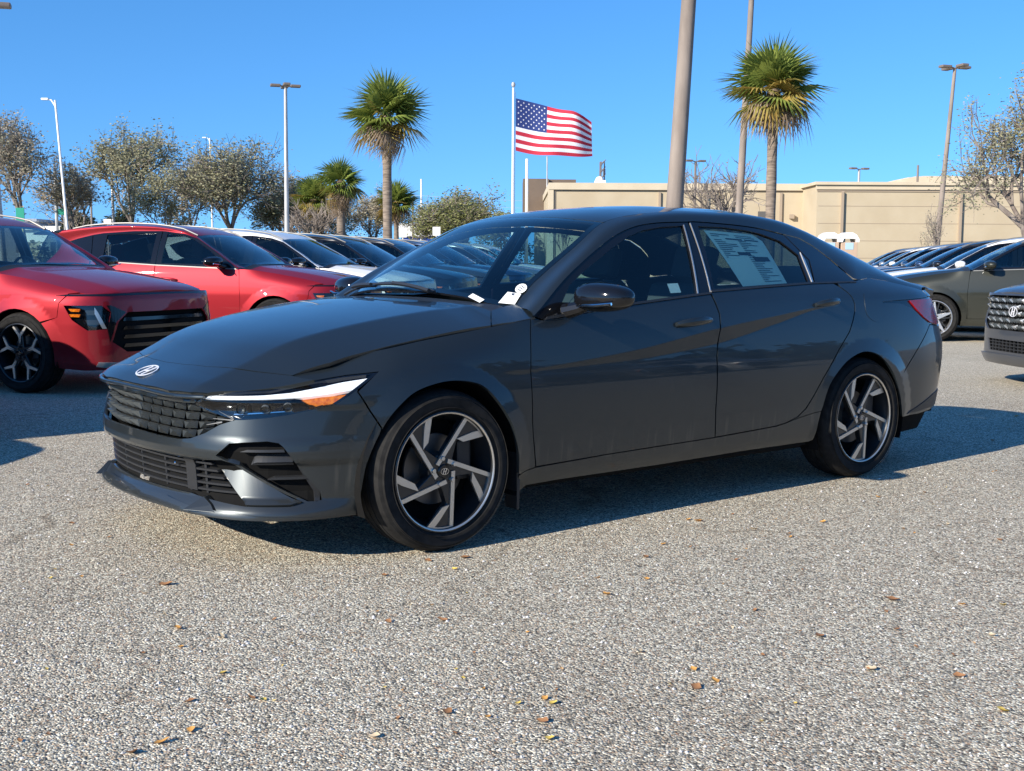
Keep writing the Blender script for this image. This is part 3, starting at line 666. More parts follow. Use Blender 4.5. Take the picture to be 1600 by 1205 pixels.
    for i, sg in enumerate((1, -1)):
        f = lambda P: P if sg == 1 else [(-a, b) for a, b in P]
        panel('daytime_light', SW, f(drl), M['lamp_white'], hs[i], g=.012, off=-.004, thick=.025, mirror=False)
        panel('turn_signal', SW, f(amb), M['amber'], hs[i], g=.012, off=-.008, thick=.025, mirror=False)
        for (a, z_) in ((.70, .598), (.80, .603), (.885, .610)):
            p = SW.pos([[a*sg, z_]])[0]; nn = surf_normal(SW, [[a*sg, z_]])[0]; nn *= -np.sign(nn[0])*1.0 if nn[0] > 0 else 1
            b = B(); q = [p-nn*.03]
            V, F = lathe([(0, .0), (.010, .002), (.016, .008), (.018, .020)], 20)
            R = Vector((0, -1, 0)).rotation_difference(Vector(nn)).to_matrix()
            b.add([tuple(np.array(R @ Vector((v[0], v[1]*-1-0, v[2])))+p-nn*.012) for v in [(w_[0], -w_[1]*-1*1.0, w_[2]) for w_ in V]], F)
            b.out('projector_lens', M['grille_grey'], hs[i], True)
        panel('lamp_bar', SW, f([(.66, .578), (.90, .592), (.90, .596), (.66, .582)]), M['chrome'], hs[i], g=.03, off=-.014, thick=.01, mirror=False)
        panel('lamp_cover', SW, f(shr(hl, .985)), M['lamp_clear'], hs[i], g=.02, off=.001, thick=0, mirror=False)
    # wings
    hs_line = [(1.001, .7005), (1.06, .716), (1.10, .732), (1.17, .752), (1.25, .772), (1.52, .830), (1.80, .881), (1.90, .900), (1.970, .912)]
    E = []
    for px_ in ((-.565, -.712), (-.5, -.730), (-.429, -.754), (-.352, -.765), (-.062, -.814), (.255, -.858)): E.append(px_)
    fen = [(1.156, .658), (1.242, .516)]+[tuple(q) for q in fa if (q[1] >= .50 or q[0] > 1.5) and q[1] > .262]+[(1.906, .270), (1.929, .281), (1.985, .291), (1.961, .426), (1.953, .486), (1.943, .699), (1.956, .85), (1.967, .905)]
    zt = [(1.967, .907), (1.782, .881), (1.453, .833), (1.30, .806), (1.153, .783), (1.073, .765), (.990, .745), (.906, .719), (.956, .704)]
    fen = [(1.156, .658)]+fen[1:]+zt+[(1.001, .701), (1.127, .718), (1.248, .728)]
    wing = panel('front_wing', SW, fen, P_, car, g=G)
    sillo = [(1.900, .262), (1.925, .176), (1.945, .205), (1.958, .214), (2.128, .219), (2.739, .221), (3.332, .230), (3.819, .230), (3.846, .237), (3.850, .327), (3.862, .385), (3.70, .362), (3.60, .343), (3.526, .333), (3.084, .316), (2.713, .309), (2.374, .302), (1.99, .287), (1.93, .277)]
    panel('sill_panel', SW, sillo, P_, car, g=G)
    # doors
    crease = []
    for fz in (zA, zB):
        for dz in (-.0022, .0022):
            xs_ = np.linspace(.47, 2.62, 215); crease.append(np.stack([np.interp(xs_, SW.X, SW.S), fz(xs_)+dz], -1))
    fd = [(1.992, .294), (2.374, .307), (2.713, .314), (3.080, .321), (3.067, .454), (3.068, .704), (3.089, .828), (3.097, .901), (3.072, .993), (2.969, .986), (2.53, .950), (2.044, .900), (1.972, .907), (1.961, .85), (1.948, .699), (1.958, .486), (1.966, .426)]
    D1 = panel('front_door', SW, fd, P_, car, g=.0105, lines=crease)
    rd = [(3.088, .322), (3.526, .339), (3.60, .349), (3.685, .372), (3.745, .410), (3.799, .470), (3.871, .561), (4.003, .702), (4.10, .790), (4.141, .850), (4.165, .89), (4.176, .929), (4.170, .960), (4.152, .985), (4.115, 1.014), (4.07, 1.036), (3.88, 1.034), (3.471, 1.019), (3.081, 1.002), (3.105, .901), (3.097, .828), (3.076, .704), (3.075, .454)]
    D2 = panel('rear_door', SW, rd, P_, car, g=.0105, lines=crease)
    fr_out = catmull([(1.990, .922), (2.221, 1.076), (2.524, 1.228), (2.726, 1.300), (2.911, 1.330), (3.142, 1.341)], 5)
    ff = [tuple(q) for q in fr_out]+[(3.078, .996), (2.969, .989), (2.53, .953), (2.044, .904)]
    fg = [(2.160, .975), (2.23, 1.045), (2.36, 1.115), (2.559, 1.206), (2.70, 1.264), (2.80, 1.292), (2.936, 1.312), (3.093, 1.322), (2.985, 1.002), (2.54, .966)]
    w1 = panel('window_frame', SW, ff, M['gloss_black'], car, [fg], .02, off=-.004)
    rr_out = catmull([(3.154, 1.342), (3.219, 1.343), (3.473, 1.334), (3.676, 1.319), (3.858, 1.293)], 4)
    rf = [tuple(q) for q in rr_out]+[(3.975, 1.16), (3.905, 1.042), (3.88, 1.037), (3.471, 1.022), (3.086, 1.006)]
    rg = [(3.20, 1.322), (3.386, 1.321), (3.56, 1.307), (3.658, 1.293), (3.80, 1.258), (3.905, 1.185), (3.868, 1.050), (3.471, 1.036), (3.115, 1.022)]
    w2 = panel('window_frame', SW, rf, M['gloss_black'], car, [rg], .02, off=-.004)
    panel('quarter_glass', SW, [(3.864, 1.291), (3.984, 1.275), (4.09, 1.232), (4.192, 1.171), (4.25, 1.11), (4.292, 1.046), (4.10, 1.042), (3.915, 1.042), (3.984, 1.16)], M['gloss_black'], car, g=.02, off=-.002)
    for i, sg in enumerate((1, -1)):
        f = lambda P: P if sg == 1 else [(-a, b) for a, b in P]
        panel('window_glass', SW, f(fg), M['glass'], w1[i], g=.03, off=-.012, thick=0, mirror=False)
        panel('window_glass', SW, f(rg), M['rear_door_glass'], w2[i], g=.03, off=-.012, thick=0, mirror=False)
        panel('bright_strip', SW, f([(2.988, 1.000), (2.996, 1.000), (3.104, 1.325), (3.098, 1.325)]), M['satin_metal'], w1[i], g=.02, off=.0, thick=.008, mirror=False)
        panel('bright_strip', SW, f([(3.078, 1.004), (3.085, 1.004), (3.156, 1.335), (3.151, 1.335)]), M['satin_metal'], w2[i], g=.02, off=.0, thick=.008, mirror=False)
        panel('bright_strip', SW, f([(3.888, 1.046), (3.902, 1.046), (3.935, 1.16), (3.928, 1.20)]), M['satin_metal'], w2[i], g=.02, off=.001, thick=.008, mirror=False)
        panel('belt_trim', SW, f([(2.044, .903), (2.53, .953), (2.969, .988), (3.078, .996), (3.076, 1.004), (2.969, .998), (2.53, .963), (2.06, .916)]), M['satin_black'], w1[i], g=.03, off=.004, thick=.01, mirror=False)
        panel('belt_trim', SW, f([(3.084, 1.004), (3.471, 1.021), (3.88, 1.036), (4.29, 1.040), (4.29, 1.047), (3.88, 1.044), (3.471, 1.030), (3.084, 1.013)]), M['satin_black'], w2[i], g=.03, off=.004, thick=.01, mirror=False)
    # rear quarter and bumper
    qtop = [(4.45, 1.062), (4.62, 1.045), (4.80, 1.018), (4.95, .990)]
    quarter = [(3.868, .392)]+[tuple(q) for q in rarch if q[1] > .40 and q[0] < 4.52]+[(4.60, .56), (4.72, .66), (4.83, .745), (4.90, .80), (4.83, .83), (4.76, .872), (4.702, .90), (4.60, .925), (4.34, .934), (4.60, .943), (4.702, .945), (4.86, .950), (4.95, .955)]+qtop[::-1]+[(4.300, 1.049), (4.11, 1.040), (4.122, 1.018), (4.158, .99), (4.177, .962), (4.183, .929), (4.172, .888), (4.148, .847), (4.107, .787), (4.010, .699), (3.878, .557), (3.806, .466), (3.756, .408), (3.694, .368), (3.628, .353), (3.70, .366)]
    quarter[0] = (3.864, .389)
    fuel = catmull([(4.285, .975), (4.355, .982), (4.425, .970), (4.430, .891), (4.385, .838), (4.322, .838), (4.268, .880)], 6, True)
    fo = [tuple(q) for q in fuel]; fc = np.mean(fo, axis=0)
    Q = panel('rear_quarter', SW, quarter, P_, car, g=G)
    fl = panel('fuel_flap', SW, fo, P_, Q[0], g=.02, off=.0015, thick=.004, mirror=False)
    rb_n = [tuple(q) for q in rarch if q[0] > 4.46][::1]+[(4.606, .300), (4.801, .300), (5.044, .315), (5.3, .30), (5.6, .27), (SW.L, .26), (SW.L, .82), (5.30, .80), (5.08, .785), (4.906, .796), (4.836, .741), (4.726, .656), (4.606, .556), (4.52, .525)]
    rb_n = [(4.508, .515)]+[tuple(q) for q in rarch if q[0] > 4.51]+rb_n[rb_n.index((4.606, .300)):-1]
    rb = panel('rear_bumper', SW, rb_n, P_, car, g=.02)
    panel('bumper_insert', SW, [(4.66, .31), (5.06, .33), (5.4, .32), (5.9, .30), (5.9, .36), (5.45, .38), (5.10, .42), (4.98, .40)], M['satin_black'], rb[0], g=.03, off=.004, thick=.02)
    tl = panel('tail_lamp', SW, [(4.702, .943), (4.60, .941), (4.36, .936), (4.60, .927), (4.702, .903), (4.76, .875), (4.83, .833), (4.90, .803), (5.08, .788), (5.30, .803), (5.5, .86), (SW.L, .87), (SW.L, .94), (5.3, .955), (4.95, .953), (4.86, .948)], M['gloss_black'], car, g=.02, off=-.006)
    for i, sg in enumerate((1, -1)):
        f = lambda P: P if sg == 1 else [(-a, b) for a, b in P]
        panel('red_lens', SW, f([(4.705, .938), (4.86, .943), (5.10, .945), (5.3, .90), (5.26, .83), (5.05, .796), (4.915, .812), (4.84, .842), (4.775, .880)]), M['red_lens'], tl[i], g=.02, off=.002, thick=.01, mirror=False)
    panel('boot_rear', SW, [(5.08, .96), (5.3, .962), (5.6, .95), (SW.L, .945), (SW.L, 1.02), (5.5, 1.01), (5.2, 1.0), (4.96, .99), (4.96, .958)], P_, car, g=.03)
    # roof, glass, deck
    wtop = [(1.113, -.575), (1.077, -.427), (1.064, -.244), (1.060, 0)]
    ws = [(.36, 0), (.395, -.35), (.43, -.55), (.475, -.68), (.509, -.690), (.611, -.667), (.836, -.640), (.98, -.612)]+wtop
    wsf = ws+[(a, -b) for a, b in ws[::-1]][1:-1]
    wsc = np.mean(wsf, axis=0)
    wi = [tuple(wsc+(np.array(p)-wsc)*[.93, .955]) for p in wsf]
    panel('windscreen_border', ROOF, wsf, M['gloss_black'], car, [wi], .03, off=-.002, mirror=False, thick=.01)
    scr = panel('windscreen', ROOF, wsf, M['screen_glass'], car, g=.03, off=0.0, mirror=False, thick=0)[0]
    roof = [(1.064, 0), (1.068, -.244), (1.081, -.427), (1.118, -.575), (1.30, -.572), (1.6, -.570), (2.0, -.565), (2.4, -.560), (2.66, -.555), (2.62, -.3), (2.60, 0)]
    panel('roof_panel', ROOF, roof+[(a, -b) for a, b in roof[::-1]][1:-1], P_, car, g=.025, mirror=False)
    rgl = [(2.605, 0), (2.625, -.3), (2.665, -.555), (3.0, -.575), (3.25, -.59), (3.36, -.45), (3.42, 0)]
    panel('rear_window', ROOF, rgl+[(a, -b) for a, b in rgl[::-1]][1:-1], M['dark_glass'], car, g=.04, mirror=False)
    dk = [(3.425, 0), (3.365, -.45), (3.255, -.59), (3.45, -.64), (3.62, -.665), (3.75, -.64), (3.82, -.50), (3.85, -.25), (3.855, 0)]
    panel('boot_lid', ROOF, dk+[(a, -b) for a, b in dk[::-1]][1:-1], P_, car, g=.03, mirror=False, thick=.03)
    # ribbons from the side frames to roof, screen and deck edges
    A = [SW.pos([q])[0] for q in [tuple(q) for q in fr_out]+[tuple(q) for q in rr_out][1:]]
    A += [SW.pos([q])[0] for q in ((3.984, 1.277), (4.09, 1.236), (4.192, 1.175), (4.25, 1.115), (4.300, 1.052), (4.45, 1.063), (4.62, 1.046), (4.80, 1.019), (4.95, .991))]
    up = [fr_out[0]]
    A = np.array(A); n = 64
    edge = np.array([(.505, -.692), (.611, -.670), (.836, -.643), (.98, -.614), (1.118, -.577), (1.30, -.574), (1.6, -.572), (2.0, -.567), (2.4, -.562), (2.66, -.557), (3.0, -.577), (3.25, -.592), (3.45, -.642), (3.62, -.667)])
    Eb = ROOF.pos(edge)
    As = resample(A, n); Bs = resample(Eb, n)
    # pair the curves by x so the ribbon runs straight across the car
    xs = As[:, 0]; bx = np.interp(np.linspace(0, 1, n), [0, .12, .9, 1], [.505, .505+(1.0-.505)*.45, 3.3, 3.62])
    tA = (xs-xs[0])/(xs[-1]-xs[0]); bx = .505+(3.62-.505)*tA; By = np.interp(bx, edge[:, 0], edge[:, 1]); Bs = ROOF.pos(np.stack([bx, By], -1))
    ta = np.zeros((n, 3)); tb = np.zeros((n, 3))
    for i in range(n):
        d_ = Bs[i]-As[i]; d_ /= np.linalg.norm(d_)
        q = np.array([0, .42, .9]) ; q /= np.linalg.norm(q); e_ = ROOF.pos([[bx[i], By[i]+.01]])[0]-Bs[i]; e_ /= np.linalg.norm(e_)
        ta[i] = .6*q+.4*d_; tb[i] = .75*e_+.25*d_
    ribbon('roof_side', As, Bs, ta, tb, P_, car, 8)
    # mirrors, handles
    mirror_pod(SW, 2.165, .950, w1, M['gloss_black'], M['gloss_black'], 1.06)
    door_handle('door_handle', SW, 2.80, .862, .235, D1, P_); door_handle('door_handle', SW, 3.84, .930, .20, D2, P_)
    # wipers
    for (x0, y0, x1, y1) in ((.36, -.30, .40, .28), (.38, .22, .44, .62)):
        t = np.linspace(0, 1, 8); P = ROOF.pos(np.stack([x0+(x1-x0)*t, y0+(y1-y0)*t], -1))+[0, 0, .018]
        b = B(); b.tube(P, .008, 5); P2 = P[:5]+[-.03, 0, .006]; b.tube(P2, .010, 5); b.out('wiper', M['satin_black'], car, True)
    # papers
    def paper(name, S, q, par, m, off_, rows=()):
        o_ = panel(name, S, q, m, par, g=.05, off=off_, thick=0, mirror=False)[0]
        return o_
    pp = paper('price_sheet', SW, [(3.245, 1.312), (3.60, 1.296), (3.66, 1.262), (3.70, 1.046), (3.345, 1.034)], w2[0], M['paper'], -.017)
    def onsheet(u, v): # u along, v down
        a = np.array([3.245, 1.312])*(1-u)+np.array([3.63, 1.292])*u; c_ = np.array([3.345, 1.034])*(1-u)+np.array([3.70, 1.046])*u; return a*(1-v)+c_*v
    b_rows = []
    for k in range(26):
        v = .05+.035*k
        for (u0, u1) in ((.05+.02*rng.random(), .10+.35*rng.random()), (.52, .58+.36*rng.random())):
            if k in (2,): u0, u1 = (.30, .62) if u0 < .4 else (.66, .95)
            if u0 < .4 and k > 12: continue
            b_rows.append((u0, u1, v, .010 if k != 2 else .022))
    b_rows += [(.34, .60, .375, .055), (.60, .93, .455, .085)]
    VV = []; FF = []
    for (u0, u1, v, hh) in b_rows:
        q = [onsheet(u0, v), onsheet(u1, v), onsheet(u1, v+hh), onsheet(u0, v+hh)]
        P3 = SW.pos(q); nn = surf_normal(SW, q); nn *= np.sign(-nn[:, 1:2]); P3 = P3-nn*.0155; VV += list(map(tuple, P3)); FF.append(tuple(range(len(VV)-4, len(VV))))
    obj('sheet_print', VV, FF, M['ink'], pp)
    def on_roof_sticker(name, cx, cy, w_, h_, m, rot=0, oval=False, offz=.004):
        pts = [(cos(a)*w_/2, sin(a)*h_/2) for a in np.linspace(0, 2*pi, 24, endpoint=False)] if oval else [(-w_/2, -h_/2), (w_/2, -h_/2), (w_/2, h_/2), (-w_/2, h_/2)]
        q = [(cx+p[1]*cos(rot)-p[0]*sin(rot)*0, cy+p[0]) for p in pts]
        q = [(cx+p[1], cy+p[0]+rot*p[1]) for p in pts]
        V = ROOF.pos(q)+[-.002, 0, offz]; return obj(name, V, [tuple(range(len(V)))], m, scr)
    on_roof_sticker('oval_sticker', .575, -.650, .052, .050, M['paper'], oval=True, offz=.005)
    b = B()
    for k in range(3):
        q = [(.562+.010*k, -.662), (.566+.010*k, -.662), (.566+.010*k, -.640), (.562+.010*k, -.640)]; b.add(ROOF.pos(q)+[-.003, 0, .007], [(0, 1, 2, 3)])
    b.out('sticker_print', M['ink'], scr)
    V = ROOF.pos([(.465, -.631), (.503, -.697), (.557, -.674), (.530, -.614)])+[-.002, 0, .005]; obj('square_sticker', V, [(0, 1, 2, 3)], M['paper'], scr)
    b = B(); q = [(.530, -.655), (.541, -.651), (.536, -.640), (.526, -.645)]; b.add(ROOF.pos(q)+[-.003, 0, .007], [(0, 1, 2, 3)])
    for k in range(3): q = [(.482+.011*k, -.645), (.485+.011*k, -.650), (.500+.011*k, -.672), (.497+.011*k, -.668)]; b.add(ROOF.pos(q)+[-.003, 0, .007], [(0, 1, 2, 3)])
    b.out('sticker_print', M['ink'], scr)
    on_roof_sticker('narrow_label', .430, -.520, .085, .026, M['paper'], offz=.005)
    paper('inspection_label', SW, [(2.83, 1.01), (2.90, 1.012), (2.90, 1.055), (2.83, 1.053)], w1[0], M['paper'], -.015)
    # linings, interior, wheels
    liner(car, SW, .05, 5.9, .17, .86, [[(a, b_) for a, b_ in ((.02+1.5-.42, .16), (.02+1.5-.42, .60), (1.35, .72), (1.70, .72), (1.95, .60), (1.95, .16))], [(3.83, .16), (3.83, .60), (4.05, .74), (4.45, .74), (4.66, .60), (4.66, .16)]], out=[(.05, .17), (5.9, .17), (5.9, .88), (3.9, .93), (2.0, .85), (1.25, .62), (.8, .50), (.05, .42)])
    wheel_house(car, (.005, 2.73), .385, .31)
    b = B(); b.box((1.42, 0, .24), (4.2, 1.35, .10)); b.box((1.37, 0, .235), (1.86, 1.70, .05)); b.box((-.52, 0, .235), (.34, 1.10, .03)); b.box((3.35, 0, .30), (.5, 1.5, .04)); b.out('underbody', M['matt_black'], car)
    cabin(car, 1.55, 2.38, .42, .93, .72)
    for sg in (-1, 1):                                 # mud flaps
        b = B(); b.prism([(.372, .12), (.385, .12), (.395, .33), (.372, .36)], -.88*sg if sg == 1 else .80, -.80 if sg == 1 else .88); b.out('mud_flap', M['satin_black'], car, bevel=.003)
    hw_ = radians(0)
    wheel_set(car, [(0, -.795, 0), (2.72, -.795, 0), (0, .795, pi), (2.72, .795, pi)], style='turbine', R=.322, rim=.237)
    for w_ in [c_ for c_ in car.children if c_.name.startswith('wheel') and c_.type == 'EMPTY']: pass
    return car
sedan = build_sedan()
# ------------------------------------------------------------------ parked crossovers
V_PLAN = [(-.87, 0), (-.865, -.25), (-.84, -.5), (-.78, -.68), (-.66, -.80), (-.48, -.872), (-.2, -.905), (.4, -.912), (1.4, -.914), (2.3, -.912), (2.8, -.90), (3.1, -.87), (3.3, -.80), (3.42, -.65), (3.47, -.4), (3.48, 0)]
_pv = profile([.1, .25, .35, .60, .72, .76, .90, 1.0, 1.06, 1.12, 1.6], [-.9, -.35, -.10, -.05, -.02, .12, .20, .28, .38, .42, .60])
def v_inset(sv, x, z):
    side = _pv(z)-flare(x, z, 0, .35, .37, .10, .022)-flare(x, z, 2.66, .35, .37, .10, .022)
    zE = pchip([-.7, -.4, 0, .4, .8], [.86, .92, .985, 1.04, 1.3], x); ex = pchip([-.7, -.3, .1, .4, .5], [.07, .07, .05, .0, 0], x)
    side = side+ex*np.clip((z-(zE-.14))/.14, 0, 1.6)**2*(x < .5)
    fr = np.interp(z, [.15, .22, .28, .35, .60, .80, .86, .90, .96, 1.05], [.10, .03, .0, .0, .0, .015, .03, .055, .13, .30])
    w_ = sstep(.75, 1.3, sv); d = fr*(1-w_)+side*w_
    wr = sstep(4.6, 5.2, sv); re = np.interp(z, [.2, .3, .5, .7, .9, 1.05, 1.2, 1.5], [.1, .02, 0, 0, .03, .05, .12, .30]); d = d*(1-wr)+re*wr
    return d+sstep(1.0, 1.3, z)*.07*np.clip((x-1.9)/1.0, 0, 2)**2
SV = Wrap(V_PLAN, v_inset)
def v_zc(x): return pchip([-.95, -.86, -.80, -.72, -.55, -.3, 0, .30, .38, .7, 1.0, 1.2, 1.4, 1.8, 2.2, 2.7, 3.1, 3.27, 3.33, 3.40, 3.46], [.82, .87, .905, .930, .965, 1.005, 1.045, 1.08, 1.10, 1.275, 1.42, 1.495, 1.545, 1.59, 1.60, 1.575, 1.53, 1.50, 1.40, 1.20, 1.04], x)
def v_hood(x, y):
    a = np.abs(y); e = np.clip(a-.52, 0, 1); return v_zc(x-.20*a*a*sstep(.2, -.8, x))-.04*(a/.8)**2-.22*np.where(e < .04, e*e/.08, e-.02)
def v_roof(x, y):
    a = np.abs(y); return v_zc(x-.20*a*a*sstep(1.3, .9, x))-.05*a*a-.22*np.clip(a-.38, 0, 1)**2
VH = Height(v_hood); VR = Height(v_roof)
def full(P): return P+[(a, -b) for a, b in P[::-1]][1:-1]
def fullS(P): return P+[(-a, b) for a, b in P[::-1]][1:-1]
def build_suv(name, label, paintm, face, wheel, loc, rz, G=.045, group=None, clad=False):
    car = empty(name, label, 'car', loc, rz, group); P_ = paintm
    X = lambda L_: [(SV.sx(x), z) for x, z in L_]
    arc = lambda cx, r, a0, a1, n=14: [(cx+r*cos(radians(a0+(a1-a0)*k/n)), .35+r*sin(radians(a0+(a1-a0)*k/n))) for k in range(n+1)]
    C_ = M['satin_black'] if clad else P_
    hc = SV.sx(-.52)
    # front end
    if face == 'slim':
        op = [(0, .36), (.52, .36), (.66, .45), (.60, .62), (.50, .70), (0, .70)]; lamp = [(.70, .56), (.86, .55), (.99, .64), (1.06, .76), (.74, .76), (.66, .70)]
    else:
        op = [(0, .52), (.50, .52), (.70, .60), (.80, .72), (.74, .82), (.50, .845), (0, .85)]; lamp = [(.78, .56), (.90, .55), (.97, .62), (.96, .70), (.84, .70)]
    low = [(0, .32), (.45, .32), (.50, .43), (0, .43)]
    near = [(0, .22), (.5, .215), (.9, .21), (SV.sx(-.37), .23)]+X(arc(0, .378, 197, 137, 5))+[(SV.sx(-.42), .66), (SV.sx(-.44), .78), (1.02, .855), (.70, .862), (0, .870)]
    mx = lambda P: [(-a, b) for a, b in P]
    holes = [fullS(op)]+([] if face == 'slim' else [fullS(low)])
    bp = panel('front_bumper', SV, fullS(near), P_, car, holes+[lamp, mx(lamp)], G, mirror=False)[0]
    panel('grille_backing', SV, fullS(op), M['matt_black'], bp, g=.1, off=-.06, thick=0, mirror=False)
    if face == 'slim':
        for k in range(4): z0 = .40+.075*k; panel('grille_bar', SV, fullS([(0, z0), (.54, z0), (.52, z0+.03), (0, z0+.03)]), M['gloss_black'], bp, g=.06, off=-.022, thick=.03, mirror=False)
        panel('skid_strip', SV, fullS([(0, .235), (.70, .235), (.80, .25), (.78, .285), (.6, .275), (0, .275)]), M['satin_metal'], bp, g=.06, off=.012, thick=.02, mirror=False)
        panel('front_light_bar', SV, fullS([(0, .845), (.70, .838), (1.02, .836), (1.15, .842), (1.02, .853), (.7, .856), (0, .860)]), M['gloss_black'], bp, g=.03, off=.002, thick=.02, mirror=False)
        panel('black_surround', SV, [(.52, .70), (.66, .76), (.70, .76), (.66, .70), (.70, .56), (.68, .45), (.62, .62)], M['gloss_black'], bp, g=.04, off=.003)
    else:
        for i in range(16):
            for j in range(5):
                for sg in (1, -1):
                    a0 = i*.047+.012*(j % 2); z0 = .53+.062*j
                    if a0 > .50+.05*j: continue
                    V = [SV.pos([[q[0]*sg, q[1]]])[0] for q in ((a0, z0), (a0+.036, z0+.012), (a0+.036, z0+.05), (a0, z0+.038))]
                    V = [(v[0]+.03, v[1], v[2]) for v in V]; c = SV.pos([[(a0+.014)*sg, z0+.034]])[0]; V.append((c[0]-.004, c[1], c[2]))
                    F = [(0, 1, 4), (1, 2, 4), (2, 3, 4), (3, 0, 4)]; obj('grille_tile', V, F if sg == 1 else [f[::-1] for f in F], M['grille_grey'] if (i+j) % 3 else M['satin_metal'], bp)
        panel('intake_backing', SV, fullS(low), M['matt_black'], bp, g=.1, off=-.05, thick=0, mirror=False)
        for k in range(3): panel('intake_bar', SV, fullS([(0, .34+.03*k), (.47, .34+.03*k), (.475, .347+.03*k), (0, .347+.03*k)]), M['satin_black'], bp, g=.08, off=-.012, thick=.02, mirror=False)
        for k in range(-6, 7): panel('intake_upright', SV, [(k*.07-.004, .322), (k*.07+.004, .322), (k*.07+.004, .428), (k*.07-.004, .428)], M['satin_black'], bp, g=.08, off=-.018, thick=.02, mirror=False)
        panel('skid_strip', SV, fullS([(0, .215), (.70, .215), (.95, .23), (.95, .27), (.6, .29), (0, .295)]), M['graphite_paint'], bp, g=.06, off=.028, thick=.04, mirror=False)
    e = emblem_mesh(.15, .092, .003) if face == 'slim' else emblem_mesh(.145, .095, .004).out('front_emblem', M['emblem'], bp)
    z_ = .70 if face != 'slim' else .905; p = SV.pos([[0, z_]])[0]
    if face == 'slim':
        n = surf_normal(VH, [[-.80, 0]])[0]; n *= np.sign(n[2]); p = VH.pos([[-.80, 0]])[0]
    else: n = np.array([-1., 0, .05]); n /= np.linalg.norm(n)
    ex = Vector((0, -1, 0)); ey = -Vector(n); ez = ex.cross(ey)
    e.matrix_basis = Matrix(((ex[0], ey[0], ez[0], p[0]+n[0]*.008), (ex[1], ey[1], ez[1], p[1]), (ex[2], ey[2], ez[2], p[2]+n[2]*.004), (0, 0, 0, 1)))
    hs = panel('headlight', SV, lamp, M['gloss_black'], car, g=.04, off=-.03, thick=0)
    for i, sg in enumerate((1, -1)):
        f = lambda P: P if sg == 1 else [(-a, b) for a, b in P]
        if face == 'slim':
            for z0 in (.72, .675): panel('turn_signal', SV, f([(.93, z0-.012), (1.00, z0-.010), (1.02, z0+.012), (.92, z0+.012)]), M['amber'], hs[i], g=.03, off=-.006, thick=.02, mirror=False)
            for z0 in (.70, .62): panel('projector_lens', SV, f([(.74, z0-.02), (.86, z0-.02), (.88, z0+.02), (.75, z0+.02)]), M['grille_grey'], hs[i], g=.03, off=-.012, thick=.02, mirror=False)
            panel('lamp_fin', SV, f([(.705, .565), (.74, .565), (.80, .69), (.80, .745), (.77, .70)]), M['satin_metal'], hs[i], g=.03, off=.002, thick=.02, mirror=False)
        else: panel('projector_lens', SV, f([(.82, .58), (.89, .58), (.92, .66), (.85, .68)]), M['chrome'], hs[i], g=.03, off=-.012, thick=.02, mirror=False)
        panel('lamp_cover', SV, f(lamp), M['lamp_clear'], hs[i], g=.05, off=0, thick=0, mirror=False)
    # bonnet, wings
    hd = [(-.845, 0), (-.838, -.25), (-.80, -.50), (-.70, -.68), (-.62, -.735), (-.4, -.79), (0, -.825), (.33, -.85), (.40, -.76), (.33, -.45), (.29, 0)]
    panel('bonnet', VH, full(hd), P_, car, g=G, mirror=False)
    panel('cowl_cover', VH, full([(.285, 0), (.325, -.45), (.39, -.76), (.34, -.86), (.47, -.80), (.42, -.4), (.38, 0)]), M['satin_black'], car, g=.08, off=-.01, mirror=False, thick=0)
    fen = [(SV.sx(-.415), .66)]+X([(x, z) for x, z in arc(0, .378, 134, -18, 14)])+X([(.44, .25), (.45, .45), (.44, .70), (.46, .95), (.47, 1.035), (.33, 1.03), (.0, .985), (-.3, .935), (-.5, .895), (-.60, .870)])+[(1.03, .86), (SV.sx(-.435), .785)]
    panel('front_wing', SV, fen, P_, car, g=G)
    panel('sill_panel', SV, X([(.372, .235), (2.29, .235), (2.29, .37), (2.20, .36), (.455, .34), (.365, .30)]), C_, car, g=.08)
    fd = X([(.455, .345), (1.60, .355), (1.60, 1.075), (.48, 1.03), (.465, .95), (.445, .70)])
    rd = X([(1.612, .355), (2.20, .365), (2.30, .50), (2.42, .70), (2.50, .85), (2.52, 1.125), (1.612, 1.078)])
    D1 = panel('front_door', SV, fd, P_, car, g=G); D2 = panel('rear_door', SV, rd, P_, car, g=G)
    ftop = [(.49, 1.04), (.80, 1.235), (1.10, 1.405), (1.30, 1.465), (1.60, 1.500)]; rtop = [(1.61, 1.500), (2.0, 1.500), (2.45, 1.475), (2.60, 1.455)]
    w1 = panel('window_frame', SV, X(ftop+[(1.60, 1.08), (.49, 1.035)]), M['gloss_black'], car, [X([(.66, 1.085), (.90, 1.255), (1.13, 1.385), (1.30, 1.44), (1.53, 1.468), (1.53, 1.105)])], .05)
    w2 = panel('window_frame', SV, X(rtop+[(2.52, 1.13), (1.61, 1.082)]), M['gloss_black'], car, [X([(1.68, 1.47), (2.0, 1.468), (2.38, 1.45), (2.36, 1.145), (1.68, 1.108)])], .05)
    qg = panel('quarter_glass', SV, X([(2.61, 1.452), (2.85, 1.40), (3.00, 1.35), (2.80, 1.23), (2.53, 1.135)]), M['gloss_black'], car, g=.06)
